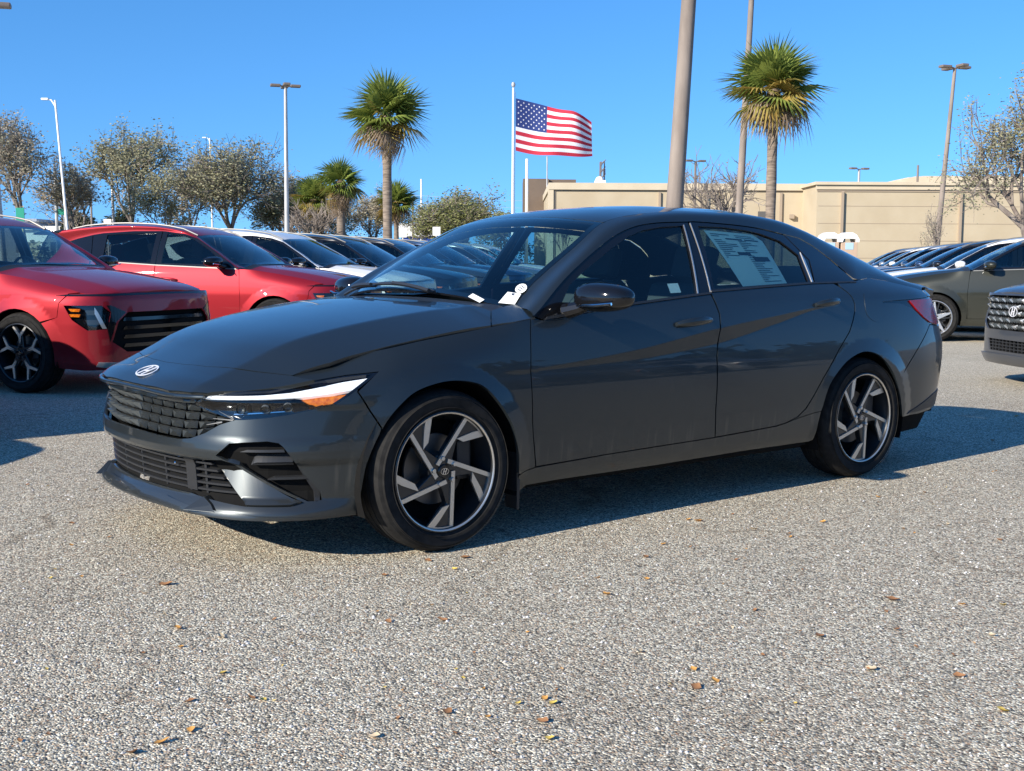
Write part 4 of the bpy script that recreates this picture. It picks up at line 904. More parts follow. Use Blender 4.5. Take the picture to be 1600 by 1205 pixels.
    for i, sg in enumerate((1, -1)):
        f = lambda P: P if sg == 1 else [(-a, b) for a, b in P]
        panel('window_glass', SV, f(X([(.66, 1.085), (.90, 1.255), (1.13, 1.385), (1.30, 1.44), (1.53, 1.468), (1.53, 1.105)])), M['glass'], w1[i], g=.08, off=-.008, thick=0, mirror=False)
        panel('window_glass', SV, f(X([(1.68, 1.47), (2.0, 1.468), (2.38, 1.45), (2.36, 1.145), (1.68, 1.108)])), M['dark_glass'], w2[i], g=.08, off=-.008, thick=0, mirror=False)
        panel('belt_trim', SV, f(X([(.50, 1.030), (1.60, 1.072), (2.52, 1.122), (2.53, 1.134), (1.60, 1.084), (.52, 1.043)])), M['rail_grey'], w1[i], g=.08, off=.006, thick=.012, mirror=False)
    qu = X(arc(2.66, .378, 172, -6, 14)+[(3.05, .45), (3.10, .62)])+[(4.75, .66), (SV.sx(3.40), .80), (5.0, 1.0), (4.95, 1.08), (4.88, 1.30)]+X([(3.05, 1.35), (3.00, 1.345), (2.80, 1.225), (2.54, 1.128), (2.53, 1.10), (2.51, .85), (2.43, .70), (2.31, .50), (2.285, .42)])
    qu = X(arc(2.66, .378, 170, -4, 14)+[(3.12, .52), (3.28, .60), (3.32, .80), (3.34, 1.0), (3.30, 1.15), (3.18, 1.34), (3.02, 1.36), (2.80, 1.225), (2.54, 1.128), (2.51, .85), (2.43, .70), (2.31, .50), (2.286, .43)])
    panel('rear_quarter', SV, qu, P_, car, g=G)
    L_ = SV.L
    panel('rear_bumper', SV, X([(3.045, .34), (3.12, .51), (3.285, .59)])+[(L_-.6, .60), (L_, .60), (L_, .28), (L_-.7, .27)]+X([(3.03, .26)]), C_, car, g=.07)
    tl = panel('tail_lamp', SV, [(SV.sx(3.33), .80), (SV.sx(3.35), .98), (L_-.75, .93), (L_-.75, .84)], M['red_lens'], car, g=.07)
    panel('tailgate', SV, [(SV.sx(3.30), .605), (L_, .605), (L_, 1.06), (L_-.5, 1.06), (SV.sx(3.33), 1.06), (SV.sx(3.355), .98), (L_-.74, .935), (L_-.74, .835), (SV.sx(3.335), .79)], P_, car, g=.07)
    # top
    wsx = [(.38, 0), (.42, -.4), (.47, -.70), (.60, -.715), (.9, -.675), (1.14, -.635), (1.11, -.3), (1.10, 0)]
    panel('windscreen', VR, full(wsx), M['screen_glass'], car, g=.07, mirror=False, thick=0)
    panel('windscreen_border', VR, full(wsx), M['gloss_black'], car, [[(a*.0+x_, b*.0+y_) for (x_, y_) in full([(.42, 0), (.46, -.4), (.51, -.66), (.60, -.675), (.9, -.635), (1.09, -.60), (1.06, -.3), (1.05, 0)]) for a, b in ((0, 0),)]], .07, off=-.003, mirror=False, thick=0)
    panel('roof_panel', VR, full([(1.105, 0), (1.115, -.3), (1.145, -.637), (1.6, -.64), (2.2, -.635), (2.8, -.62), (3.15, -.60), (3.27, -.55), (3.29, 0)]), P_, car, g=.06, mirror=False)
    panel('rear_window', VR, full([(3.295, 0), (3.28, -.55), (3.40, -.66), (3.44, -.5), (3.455, 0)]), M['dark_glass'], car, g=.03, mirror=False)
    n = 40; A = np.array([SV.pos([(SV.sx(x), z)])[0] for x, z in ftop+rtop[1:]+[(2.85, 1.405), (3.02, 1.365), (3.18, 1.345)]])
    As = resample(A, n); t = (As[:, 0]-As[0, 0])/(As[-1, 0]-As[0, 0]); bx = .475+(3.24-.475)*t
    By = np.interp(bx, [.47, .60, .9, 1.14, 1.6, 2.2, 2.8, 3.15, 3.27], [-.702, -.717, -.677, -.637, -.642, -.637, -.622, -.602, -.552]); Bs = VR.pos(np.stack([bx, By], -1))
    d_ = Bs-As; d_ /= np.linalg.norm(d_, axis=1)[:, None]; e_ = VR.pos(np.stack([bx, By+.01], -1))-Bs; e_ /= np.linalg.norm(e_, axis=1)[:, None]
    q = np.array([0, .42, .9])/np.linalg.norm([0, .42, .9]); ribbon('roof_side', As, Bs, .6*q+.4*d_, .75*e_+.25*d_, P_, car, 7)
    # rear flank between quarter and window
    for sg in (1, -1):
        t = np.linspace(0, 1, 10); P = VR.pos(np.stack([1.15+1.75*t, np.interp(1.15+1.75*t, [1.1, 2.2, 2.9], [-.600, -.60, -.585])], -1)); P[:, 2] += .025*np.sin(pi*np.clip(t*1.0, 0, 1))**.3+.004; P[:, 1] *= sg
        b = B(); b.tube(P, .010, 6); b.out('roof_rail', M['rail_grey'], car, True)
    b = B(); b.prism([(3.05, 1.520), (3.30, 1.505), (3.47, 1.475), (3.47, 1.455), (3.28, 1.45), (3.05, 1.48)], -.62, .62); b.out('roof_spoiler', M['gloss_black'], car, True, bevel=.012)
    mirror_pod(SV, SV.sx(.66), 1.075, w1, M['gloss_black'] if face == 'slim' else P_, M['gloss_black'], 1.08)
    door_handle('door_handle', SV, SV.sx(1.28), .90, .24, D1, P_); door_handle('door_handle', SV, SV.sx(2.15), .935, .24, D2, P_)
    liner(car, SV, .05, 5.3, .24, .80, [X([(-.45, .2), (-.45, .65), (-.2, .80), (.2, .80), (.45, .65), (.45, .2)]), X([(2.2, .2), (2.2, .65), (2.45, .80), (2.9, .80), (3.12, .65), (3.12, .2)])], out=[(.05, .24), (5.3, .24), (5.3, 1.0), (4.2, 1.05), (2.0, .98), (1.3, .80), (.05, .60)])
    wheel_house(car, (0, 2.66), .40, .35)
    b = B(); b.box((1.35, 0, .30), (4.0, 1.35, .12)); b.out('underbody', M['matt_black'], car)
    cabin(car, 1.45, 2.25, .55, 1.06, .72)
    wheel_set(car, [(0, -.795, 0), (2.66, -.795, 0), (0, .795, pi), (2.66, .795, pi)], style=wheel, R=.347, rim=.250, wid=.235)
    return car
GA, GB = 'cars parked nose out in the row behind the sedan', 'cars parked in the row on the right'
RA, RB = atan2(.791, -.611), atan2(-.851, .526)
red1 = build_suv('red_crossover', 'red crossover cut off by the left edge of the photo, nose behind the sedan bonnet', M['red_paint'], 'slim', 'blade', (1.10, 6.29, 0), atan2(.881, -.474), .03, GA)
def car_copy(src, name, label, m_from, m_to, loc, rz, group):
    c = copy_tree(src, None, {m_from: m_to} if m_from is not m_to else None); c.name = name; c.location = loc; c.rotation_euler = (0, 0, rz); c['label'] = label; c['group'] = group; c['category'] = 'car'; return c
R_, W_, K_ = M['red_paint'], M['white_paint'], M['black_paint']
car_copy(red1, 'red_crossover', 'red crossover with silver roof rails parked second in the row, fully seen above the bonnet', R_, R_, (4.62, 8.77, 0), RA, GA)
car_copy(red1, 'white_crossover', 'white crossover next to the whole red one in the back row', R_, W_, (6.66, 10.47, 0), RA, GA)
car_copy(red1, 'black_crossover', 'black crossover just beyond the white one in the back row', R_, K_, (8.70, 12.17, 0), RA, GA)
car_copy(red1, 'dark_grey_crossover', 'dark grey crossover beyond the black one in the back row', R_, M['graphite_paint'], (10.74, 13.87, 0), RA, GA)
car_copy(red1, 'blue_crossover', 'dark blue crossover farthest left of the sedan windscreen in the back row', R_, M['blue_paint'], (12.78, 15.57, 0), RA, GA)
car_copy(red1, 'silver_crossover', 'silver crossover seen through the sedan windscreen', R_, M['silver_paint'], (14.82, 17.27, 0), RA, GA)
car_copy(red1, 'white_crossover', 'white crossover in the back row seen only through the sedan windscreen', R_, W_, (16.86, 18.97, 0), RA, GA)
car_copy(red1, 'black_crossover', 'black crossover parked out of frame to the left, its shadow reaching the red one', R_, K_, (-1.42, 4.15, 0), RA, GA)
car_copy(red1, 'grey_crossover', 'grey crossover parked out of frame at the far left near the camera', R_, M['graphite_paint'], (-3.3, 2.74, 0), RA, GA)
ol = build_suv('olive_crossover', 'dark olive crossover with star wheels parked behind the sedan tail', M['olive_paint'], 'jewel', 'star', (13.77, 5.64, 0), RB, .035, GB)
O_ = M['olive_paint']
tuc = car_copy(ol, 'grey_crossover', 'grey crossover with a faceted grille cut off by the right edge of the photo', O_, M['graphite_paint'], (8.57, .64, 0), atan2(-.53, .848), GB)
for k, (nm, lb, mm) in enumerate([('white_crossover', 'white crossover directly behind the olive one', W_), ('black_crossover', 'black crossover with blue sky in its windscreen, second behind the olive one', K_), ('blue_crossover', 'dark blue crossover third behind the olive one', M['blue_paint']),
                                  ('silver_crossover', 'silver crossover fourth behind the olive one', M['silver_paint']), ('white_crossover', 'white crossover fifth behind the olive one', W_), ('silver_crossover', 'silver crossover beyond the row of windscreens, its nose hidden by the sedan roofline', M['silver_paint']), ('blue_crossover', 'blue crossover at the far end of the right row, hardly seen past the sedan', M['blue_paint'])]):
    car_copy(ol, nm, lb, O_, mm, (13.77+2.04*(k+1), 5.64+1.70*(k+1), 0), RB, GB)
# ------------------------------------------------------------------ surroundings
RH = np.array([cos(YAW), sin(YAW)]); FH = np.array([-sin(YAW), cos(YAW)])
def site(lat, dep, z=0.):
    """a point of the lot from metres across and metres deep, seen from where the street side lies"""
    p = CAM[:2]+RH*lat+FH*dep; return (float(p[0]), float(p[1]), float(z))
M['concrete'] = noise_col(mat('weathered_concrete', rough=.85), 3, (.17, .14, .118), (.27, .225, .19), bump=.3, bscale=60, dist=.004, stretch=(1, 1, .25))
M['galv'] = noise_col(mat('galvanised_pole', rough=.55, metal=.4), 6, (.34, .34, .34), (.50, .50, .49), stretch=(1, 1, .2))
M['white_pole'] = mat('white_painted_pole', (.78, .78, .76), .5)
M['brown_metal'] = mat('bronze_lamp_head', (.16, .13, .11), .5)
M['bark'] = noise_col(mat('grey_bark', rough=.95), 4, (.13, .11, .095), (.27, .23, .20), bump=.4, bscale=40, stretch=(1, 1, .3))
M['twig'] = noise_col(mat('bare_twigs', rough=.95), 3, (.13, .105, .09), (.24, .205, .175))
M['palm_bark'] = noise_col(mat('palm_trunk_bark', rough=.95), 9, (.12, .095, .075), (.25, .20, .155), bump=.5, bscale=30, stretch=(.4, .4, 3))
def leafmat(name, c1, c2, c3=None, sc=1.4):
    m = mat(name, c1, .65, spec=.25); N, L, b = nodes(m); noise_col(m, sc, c1, c2, .38, .62, 6)
    b.inputs['Subsurface Weight'].default_value = 0
    t = N.new('ShaderNodeBsdfTranslucent'); t.inputs[0].default_value = (*[min(1, v*1.3) for v in c2], 1); mx = N.new('ShaderNodeMixShader'); mx.inputs[0].default_value = .25
    o = N['Material Output']; L.new(b.outputs[0], mx.inputs[1]); L.new(t.outputs[0], mx.inputs[2]); L.new(mx.outputs[0], o.inputs[0]); return m
M['leaf_olive'] = leafmat('olive_oak_leaves', (.21, .21, .115), (.36, .34, .22))
M['leaf_brown'] = leafmat('brown_winter_leaves', (.32, .265, .205), (.35, .33, .23), sc=.8)
M['leaf_green'] = leafmat('yellow_green_leaves', (.15, .165, .055), (.27, .275, .12))
M['leaf_dark'] = leafmat('dark_evergreen_leaves', (.018, .030, .012), (.05, .065, .025))
M['frond'] = leafmat('green_palm_frond', (.07, .115, .02), (.22, .26, .055), sc=2.5)
M['frond_y'] = leafmat('yellowing_palm_frond', (.20, .19, .05), (.36, .24, .06), sc=3)
M['frond_dead'] = leafmat('dead_palm_frond', (.15, .11, .075), (.32, .245, .175), sc=3)

# ground: exposed shell-and-pebble aggregate
gm = mat('pebble_aggregate', rough=.85, spec=.3); N, L, b = nodes(gm)
tc = N.new('ShaderNodeTexCoord')
def vor(scale, feat='F1', rnd=1.0):
    v = N.new('ShaderNodeTexVoronoi'); v.inputs['Scale'].default_value = scale; v.feature = feat; v.inputs['Randomness'].default_value = rnd; L.new(tc.outputs['Object'], v.inputs['Vector']); return v
def ramp(src, stops):
    r = N.new('ShaderNodeValToRGB'); r.color_ramp.interpolation = 'LINEAR'; e = r.color_ramp.elements
    e[0].position, e[0].color = stops[0][0], (*stops[0][1], 1); e[1].position, e[1].color = stops[-1][0], (*stops[-1][1], 1)
    for p, c in stops[1:-1]: q = e.new(p); q.color = (*c, 1)
    L.new(src, r.inputs[0]); return r
def mixc(f, a, b_, mode='MIX', fv=None):
    m = N.new('ShaderNodeMixRGB'); m.blend_type = mode
    if f is not None: L.new(f, m.inputs[0])
    else: m.inputs[0].default_value = fv
    L.new(a, m.inputs[1]); L.new(b_, m.inputs[2]); return m
v1 = vor(150); v2 = vor(70); ve = vor(150, 'DISTANCE_TO_EDGE')
sr = N.new('ShaderNodeSeparateColor'); L.new(v1.outputs['Color'], sr.inputs[0])
stone = ramp(sr.outputs[0], [(0, (.09, .085, .08)), (.12, (.17, .155, .14)), (.26, (.33, .30, .27)), (.42, (.50, .455, .40)), (.55, (.40, .365, .33)), (.63, (.52, .38, .28)), (.70, (.70, .65, .575)), (.84, (.84, .80, .73)), (.91, (.33, .20, .14)), (1, (.92, .89, .83))])
sr2 = N.new('ShaderNodeSeparateColor'); L.new(v2.outputs['Color'], sr2.inputs[0])
big = ramp(sr2.outputs[1], [(0, (.62, .59, .56)), (.35, (.90, .88, .85)), (.7, (1, 1, 1)), (1, (1.0, .93, .84))])
c1 = mixc(None, stone.outputs[0], big.outputs[0], 'MULTIPLY', .75)
gap = ramp(ve.outputs['Distance'], [(0, (.40, .38, .36)), (.05, (1, 1, 1)), (1, (1, 1, 1))])
c2 = mixc(None, c1.outputs[0], gap.outputs[0], 'MULTIPLY', .8)
nl = N.new('ShaderNodeTexNoise'); nl.inputs['Scale'].default_value = .35; nl.inputs['Detail'].default_value = 7; nl.inputs['Roughness'].default_value = .6; L.new(tc.outputs['Object'], nl.inputs['Vector'])
lr = ramp(nl.outputs['Fac'], [(.30, (.86, .81, .745)), (.5, (1, .965, .90)), (.7, (1.0, .985, .94))])
c3 = mixc(None, c2.outputs[0], lr.outputs[0], 'MULTIPLY', 1.0)
# worn sandy drive lane farther back and a few dark seams
sp = N.new('ShaderNodeSeparateXYZ'); mp = N.new('ShaderNodeMapping'); mp.inputs['Rotation'].default_value = (0, 0, radians(32)); L.new(tc.outputs['Object'], mp.inputs[0]); L.new(mp.outputs[0], sp.inputs[0])
wv = N.new('ShaderNodeTexNoise'); wv.inputs['Scale'].default_value = .5; L.new(tc.outputs['Object'], wv.inputs['Vector'])
sand = N.new('ShaderNodeRGB'); sand.outputs[0].default_value = (.60, .52, .42, 1)
ma = N.new('ShaderNodeMath'); ma.operation = 'MULTIPLY_ADD'; ma.inputs[1].default_value = 3.0; L.new(wv.outputs['Fac'], ma.inputs[0]); L.new(sp.outputs['Y'], ma.inputs[2])
lane = ramp(ma.outputs[0], [(0, (0, 0, 0)), (1, (1, 1, 1))])
mr = N.new('ShaderNodeMapRange'); mr.inputs[1].default_value = 5.0; mr.inputs[2].default_value = 9.0; mr.inputs[3].default_value = 0; mr.inputs[4].default_value = .28; L.new(ma.outputs[0], mr.inputs[0])
c4 = mixc(mr.outputs[0], c3.outputs[0], sand.outputs[0])
# fine cracks and tyre-darkened patches
vc = N.new('ShaderNodeTexVoronoi'); vc.feature = 'DISTANCE_TO_EDGE'; vc.inputs['Scale'].default_value = .38; nd = N.new('ShaderNodeTexNoise'); nd.inputs['Scale'].default_value = 2.2; nd.inputs['Detail'].default_value = 6; L.new(tc.outputs['Object'], nd.inputs['Vector'])
vx = N.new('ShaderNodeVectorMath'); vx.operation = 'MULTIPLY_ADD'; vx.inputs[1].default_value = (.5, .5, .5); L.new(nd.outputs['Color'], vx.inputs[0]); L.new(tc.outputs['Object'], vx.inputs[2]); L.new(vx.outputs[0], vc.inputs['Vector'])
ck = ramp(vc.outputs['Distance'], [(0, (.62, .60, .58)), (.004, (.80, .78, .76)), (.010, (1, 1, 1))])
ns = N.new('ShaderNodeTexNoise'); ns.inputs['Scale'].default_value = .9; ns.inputs['Detail'].default_value = 3; L.new(tc.outputs['Object'], ns.inputs['Vector'])
st_ = ramp(ns.outputs['Fac'], [(.30, (.80, .79, .78)), (.44, (1, 1, 1)), (1, (1, 1, 1))]); ckm = ramp(ns.outputs['Fac'], [(.45, (0, 0, 0)), (.58, (1, 1, 1))])
wt = N.new('ShaderNodeRGB'); wt.outputs[0].default_value = (1.06, 1.11, 1.06, 1); c4 = mixc(None, c4.outputs[0], wt.outputs[0], 'MULTIPLY', 1.0); c5 = mixc(None, c4.outputs[0], st_.outputs[0], 'MULTIPLY', .55); c6 = mixc(ckm.outputs[0], c5.outputs[0], ck.outputs[0], 'MULTIPLY')
L.new(c6.outputs[0], b.inputs['Base Color'])
bp = N.new('ShaderNodeBump'); bp.inputs['Strength'].default_value = 1; bp.inputs['Distance'].default_value = .0036
mb = N.new('ShaderNodeMath'); mb.operation = 'MULTIPLY_ADD'; mb.inputs[1].default_value = -1.0; L.new(v1.outputs['Distance'], mb.inputs[0]); 
mb2 = N.new('ShaderNodeMath'); mb2.operation = 'MULTIPLY'; mb2.inputs[1].default_value = .7; L.new(sr.outputs[2], mb2.inputs[0]); L.new(mb2.outputs[0], mb.inputs[2])
L.new(mb.outputs[0], bp.inputs['Height']); L.new(bp.outputs[0], b.inputs['Normal'])
G_ = B(); G_.add([(-900, -900, 0), (900, -900, 0), (900, 900, 0), (-900, 900, 0)], [(0, 1, 2, 3)]); tag(G_.out('parking_lot_ground', gm), kind='structure')
# grass verge beyond the lot
grass = noise_col(mat('winter_grass', rough=.95), 3, (.10, .10, .045), (.20, .18, .09), bump=.5, bscale=30)
vb = B(); q = [site(-60, 62), site(90, 62), site(140, 600), site(-260, 600)]; vb.add([(p[0], p[1], .03) for p in q], [(0, 1, 2, 3)]); tag(vb.out('grass_verge', grass), kind='structure')

# loose stones standing up out of the surface near the camera: too many to count
sb = []; sf = []
base = [(1, 0, 0), (.3, .95, 0), (-.8, .6, 0), (-.85, -.5, 0), (.25, -1, 0), (.05, .1, .75)]
for _ in range(5200):
    d = 2.2+7*rng.random()**1.3; a = (rng.random()-.5)*1.05*d; p = site(a, d); r_ = .0035+.0045*rng.random()**2; th = rng.random()*6.28; o = len(sb)
    if -.9 < p[1] < .9 and -.8 < p[0] < 3.7: continue
    for v in base: sb.append((p[0]+r_*(v[0]*cos(th)-v[1]*sin(th)), p[1]+r_*(v[0]*sin(th)+v[1]*cos(th))*.8, .0005+v[2]*r_))
    sf += [(o+i, o+(i+1) % 5, o+5) for i in range(5)]
stn = mat('loose_pebbles', (.5, .48, .45), .8); N_, L_, b_ = nodes(stn); oi = N_.new('ShaderNodeTexCoord'); wn = N_.new('ShaderNodeTexVoronoi'); wn.inputs['Scale'].default_value = 40; L_.new(oi.outputs['Object'], wn.inputs['Vector'])
s3 = N_.new('ShaderNodeSeparateColor'); L_.new(wn.outputs['Color'], s3.inputs[0]); rr_ = N_.new('ShaderNodeValToRGB'); rr_.color_ramp.elements[0].color = (.16, .14, .12, 1); rr_.color_ramp.elements[1].color = (.72, .70, .66, 1); L_.new(s3.outputs[0], rr_.inputs[0]); L_.new(rr_.outputs[0], b_.inputs['Base Color'])
tag(obj('loose_gravel', sb, sf, stn), 'loose pale and dark pebbles strewn over the parking lot surface', 'gravel', kind='stuff')

# dry leaves
lmats = [noise_col(mat(f'dry_leaf_{n}', rough=.7, spec=.3), 60, a, c) for n, a, c in (('brown', (.22, .10, .045), (.38, .20, .09)), ('orange', (.48, .22, .05), (.62, .34, .10)), ('tan', (.46, .36, .22), (.62, .50, .34)), ('yellow', (.62, .42, .06), (.72, .55, .16)))]
lm = []
for k in range(6):
    V = []; F = []; nx, ny = 7, 3; Lw = .5+.2*rng.random(); cu = .25+.5*rng.random(); tw = (rng.random()-.5)*1.2
    for i in range(nx):
        t = i/(nx-1); w_ = (sin(pi*min(t*1.02+.02, 1))**.7)*Lw*.5*(1+.25*sin(9*t+k))
        for j in range(ny):
            s_ = j/(ny-1)*2-1; x = t-.5; y = s_*w_; z = cu*(x*x*1.2)+abs(s_)*w_*.55+tw*x*y; V.append((x, y, z))
    F = [(i*ny+j, i*ny+j+1, (i+1)*ny+j+1, (i+1)*ny+j) for i in range(nx-1) for j in range(ny-1)]
    me = mesh('dry_leaf', V, F, True); me.materials.append(lmats[k % 4]); lm.append(me)
def leaf(x, y, L0, k=None, m=None, rz=None):
    k = int(rng.integers(0, 6)) if k is None else k
    o = bpy.data.objects.new('fallen_leaf', lm[k]); COL.objects.link(o); o.location = (x, y, .002); o.scale = (L0, L0, L0*.8); o.rotation_euler = ((rng.random()-.5)*.5, (rng.random()-.5)*.35, rng.random()*6.28 if rz is None else rz)
    mi = m if m is not None else int(rng.choice([0, 0, 0, 1, 1, 2, 3])); o.material_slots[0].link = 'OBJECT'; o.material_slots[0].material = lmats[mi]
    c_ = ['brown', 'orange', 'tan', 'yellow'][mi]; q = np.array([x, y])-CAM[:2]; la, dp = q @ RH, q @ FH; t = la/dp
    szw = 'tiny' if L0 < .024 else ('small' if L0 < .04 else 'larger'); row = 'at the bottom edge of the photo' if dp < 3.1 else ('on the near gravel' if dp < 3.9 else ('on the gravel in the middle distance' if dp < 5.4 else 'on the far gravel'))
    col_ = ['far left', 'left of centre', 'right of centre', 'far right'][int(np.clip((t+.43)/.215, 0, 3))]
    tag(o, f'{szw} dry {c_} leaf lying {row}, {col_}', 'leaf', 'dry leaves scattered over the gravel'); return o
for lat, dep, L0, mi in ((-.885, 3.52, .055, 2), (-.80, 3.2, .038, 3), (-.98, 3.42, .03, 1), (-.16, 2.92, .05, 0), (-.33, 2.76, .045, 2), (.02, 2.98, .034, 3), (.08, 2.86, .05, 0), (-.83, 2.72, .055, 1), (-.88, 2.66, .055, 0), (-1.22, 4.1, .07, 0), (-1.04, 3.6, .06, 1),
                         (.50, 3.1, .06, 0), (.56, 3.15, .05, 1), (.95, 3.55, .055, 0), (1.02, 3.25, .055, 2), (1.25, 3.2, .05, 0), (1.3, 3.95, .075, 0), (1.52, 3.9, .04, 1), (.38, 3.4, .045, 2), (.33, 4.0, .05, 1), (-.22, 3.7, .05, 0), (-.18, 4.5, .06, 0), (-.32, 4.45, .05, 0)):
    p = site(lat, dep); leaf(p[0], p[1], L0*.7, m=mi)
for _ in range(170):
    d = 2.7+4.2*rng.random(); a = (rng.random()-.5)*.86*d; p = site(a, d)
    if -1.0 < p[1] < 1.0 and -.95 < p[0] < 3.8: continue
    leaf(p[0], p[1], .011+.024*rng.random()**1.8)
for _ in range(60):
    d = 5+6*rng.random(); a = (rng.random()-.3)*.9*d; p = site(a, d)
    if -1.0 < p[1] < 1.0 and -.95 < p[0] < 3.8: continue
    leaf(p[0], p[1], .02+.025*rng.random())

# ---- poles and lamps
def lamp_post(name, label, base, top, r0, r1, m, head, hr=.9, group='lamp posts of the parking lot', n=4):
    r_ = empty(name, label, 'lamp post', base, 0, group); t = [top[i]-base[i] for i in range(3)]
    b = B(); b.tube([(0, 0, 0), (t[0]*.5, t[1]*.5, t[2]*.5), tuple(t)], [r0, (r0+r1)/2, r1], 14); b.out('pole', m, r_, True)
    if head == 'flat':
        for k in range(n):
            a = YAW+2*pi*k/n+.3; R = Matrix.Rotation(a, 3, 'Z'); b = B(); b.box((t[0]+cos(a)*hr*.62, t[1]+sin(a)*hr*.62, t[2]+.10), (hr*.62, hr*.42, .13), R); o_ = b.out('lamp_head', M['brown_metal'], r_, bevel=.04)
            b = B(); b.tube([(t[0], t[1], t[2]+.04), (t[0]+cos(a)*hr*.4, t[1]+sin(a)*hr*.4, t[2]+.10)], .035, 6); b.out('bracket', M['brown_metal'], o_)
    elif head == 'arm':
        e = RH*-.45; b = B(); b.tube([(t[0], t[1], t[2]-.3), (t[0]+e[0]*.4, t[1]+e[1]*.4, t[2]+.0), (t[0]+e[0], t[1]+e[1], t[2]+.05)], .04, 6); b.out('bracket', m, r_)
        b = B(); b.box((t[0]+e[0]*1.1, t[1]+e[1]*1.1, t[2]+.05), (.35, .2, .10), Matrix.Rotation(YAW, 3, 'Z')); b.out('lamp_head', m, r_, bevel=.03)
    return r_
lamp_post('concrete_pole', 'thick tan concrete pole rising behind the sedan roof and leaving the top of the photo', site(2.86, 22), site(3.50, 22.2, 12), .175, .095, M['concrete'], 'flat', 1.0)
lamp_post('lamp_post', 'thin leaning pole crossing the left edge of the right palm crown', site(8.40, 45), site(8.85, 45, 13), .16, .09, M['concrete'], 'flat')
lamp_post('lamp_post', 'leaning lamp post with flat heads in front of the beige wall at right', site(21.2, 60), site(21.85, 60, 10.7), .16, .08, M['concrete'], 'flat')
lamp_post('lamp_post', 'grey lamp post left of the left palm with a wide flat head', site(-11.35, 60), site(-11.3, 60, 9.65), .14, .08, M['galv'], 'flat', .8)
lamp_post('lamp_post', 'lamp post at the left edge whose dark head pokes into the top left corner', site(-13.62, 32), site(-14.0, 32, 7.7), .10, .07, M['galv'], 'flat', .8)
lamp_post('street_light', 'slim white street light with a short arm above the left red car', site(-22.2, 60), site(-22.75, 60, 9.0), .075, .05, M['white_pole'], 'arm', group='street lights along the road')
lamp_post('lamp_post', 'small distant lamp post with a flat top in front of the left oak', site(-30.0, 90), site(-30.1, 90, 9.2), .13, .09, M['galv'], 'flat', .9, n=2)
lamp_post('street_light', 'faint distant street light above the big oak crown', site(-27.6, 110), site(-27.7, 110, 12.2), .10, .07, M['white_pole'], 'arm', group='street lights along the road')
lamp_post('lamp_post', 'small lamp head standing above the beige roof edge', site(24.2, 84), site(24.2, 84, 7.6), .10, .08, M['galv'], 'flat', .8, n=2)
lamp_post('lamp_post', 'small lamp head just right of the thick pole', site(12.6, 83), site(12.6, 83, 8.0), .10, .08, M['brown_metal'], 'flat', .8, n=2)
for nm, lb, lat, dep, h, r_, mm in (('utility_pole', 'thin white pole behind the brown sign box', 1.1, 95, 9.2, .14, 'white_pole'), ('utility_pole', 'thin antenna mast under the flag', 2.7, 95, 9.4, .06, 'galv'), ('utility_pole', 'thin distant pole right of the left palm', -8.4, 110, 8.6, .10, 'white_pole'),
                                    ('utility_pole', 'dark distant pole left of the blue roof', -9.6, 115, 7.0, .10, 'brown_metal'), ('utility_pole', 'second dark distant pole left of the blue roof', -9.0, 118, 6.4, .10, 'brown_metal'), ('utility_pole', 'short post above the beige roof edge', 31.0, 92, 8.6, .10, 'brown_metal'),
                                    ('utility_pole', 'grey distant pole between the two left trees', -30.5, 80, 7.0, .12, 'galv'), ('utility_pole', 'distant pole beside the dark round trees', -34.5, 98, 6.0, .10, 'concrete')):
    b = B(); b.tube([(0, 0, 0), (0, 0, h)], [r_, r_*.8], 8)
    tag(b.out(nm, M[mm], None, True, loc=site(lat, dep)), lb, 'pole', 'thin distant poles')
# lattice tower on the roof line
tw = empty('lattice_tower', 'small dark lattice mast standing over the beige roof', 'mast', site(7.0, 95)); b = B()
for (x, y) in ((-.25, -.2), (.25, -.2), (0, .25)): b.tube([(x, y, 0), (x*.7, y*.7, 9.0)], .05, 5)
for k in range(16): b.tube([(-.25, -.2, .4+k*.55), (.25, -.2, .9+k*.55), (0, .25, .5+k*.55)], .035, 4)
b.out('lattice', M['brown_metal'], tw)
b = B()
for (x, z) in ((-.3, 7.4), (.2, 8.2), (-.35, 6.6)): b.box((x, -.1, z), (.18, .12, .5))
b.out('antenna', M['galv'], tw)
# overhead wires
b = B()
for k in range(4):
    z0 = 9.5-.9*k; P = [site(-16+70*t, 150, z0-1.2*sin(pi*t)) for t in np.linspace(0, 1, 14)]; b.tube(P, .018, 4)
tag(b.out('overhead_wires', M['galv'], None), 'thin power lines crossing the sky above the beige building', 'wires')

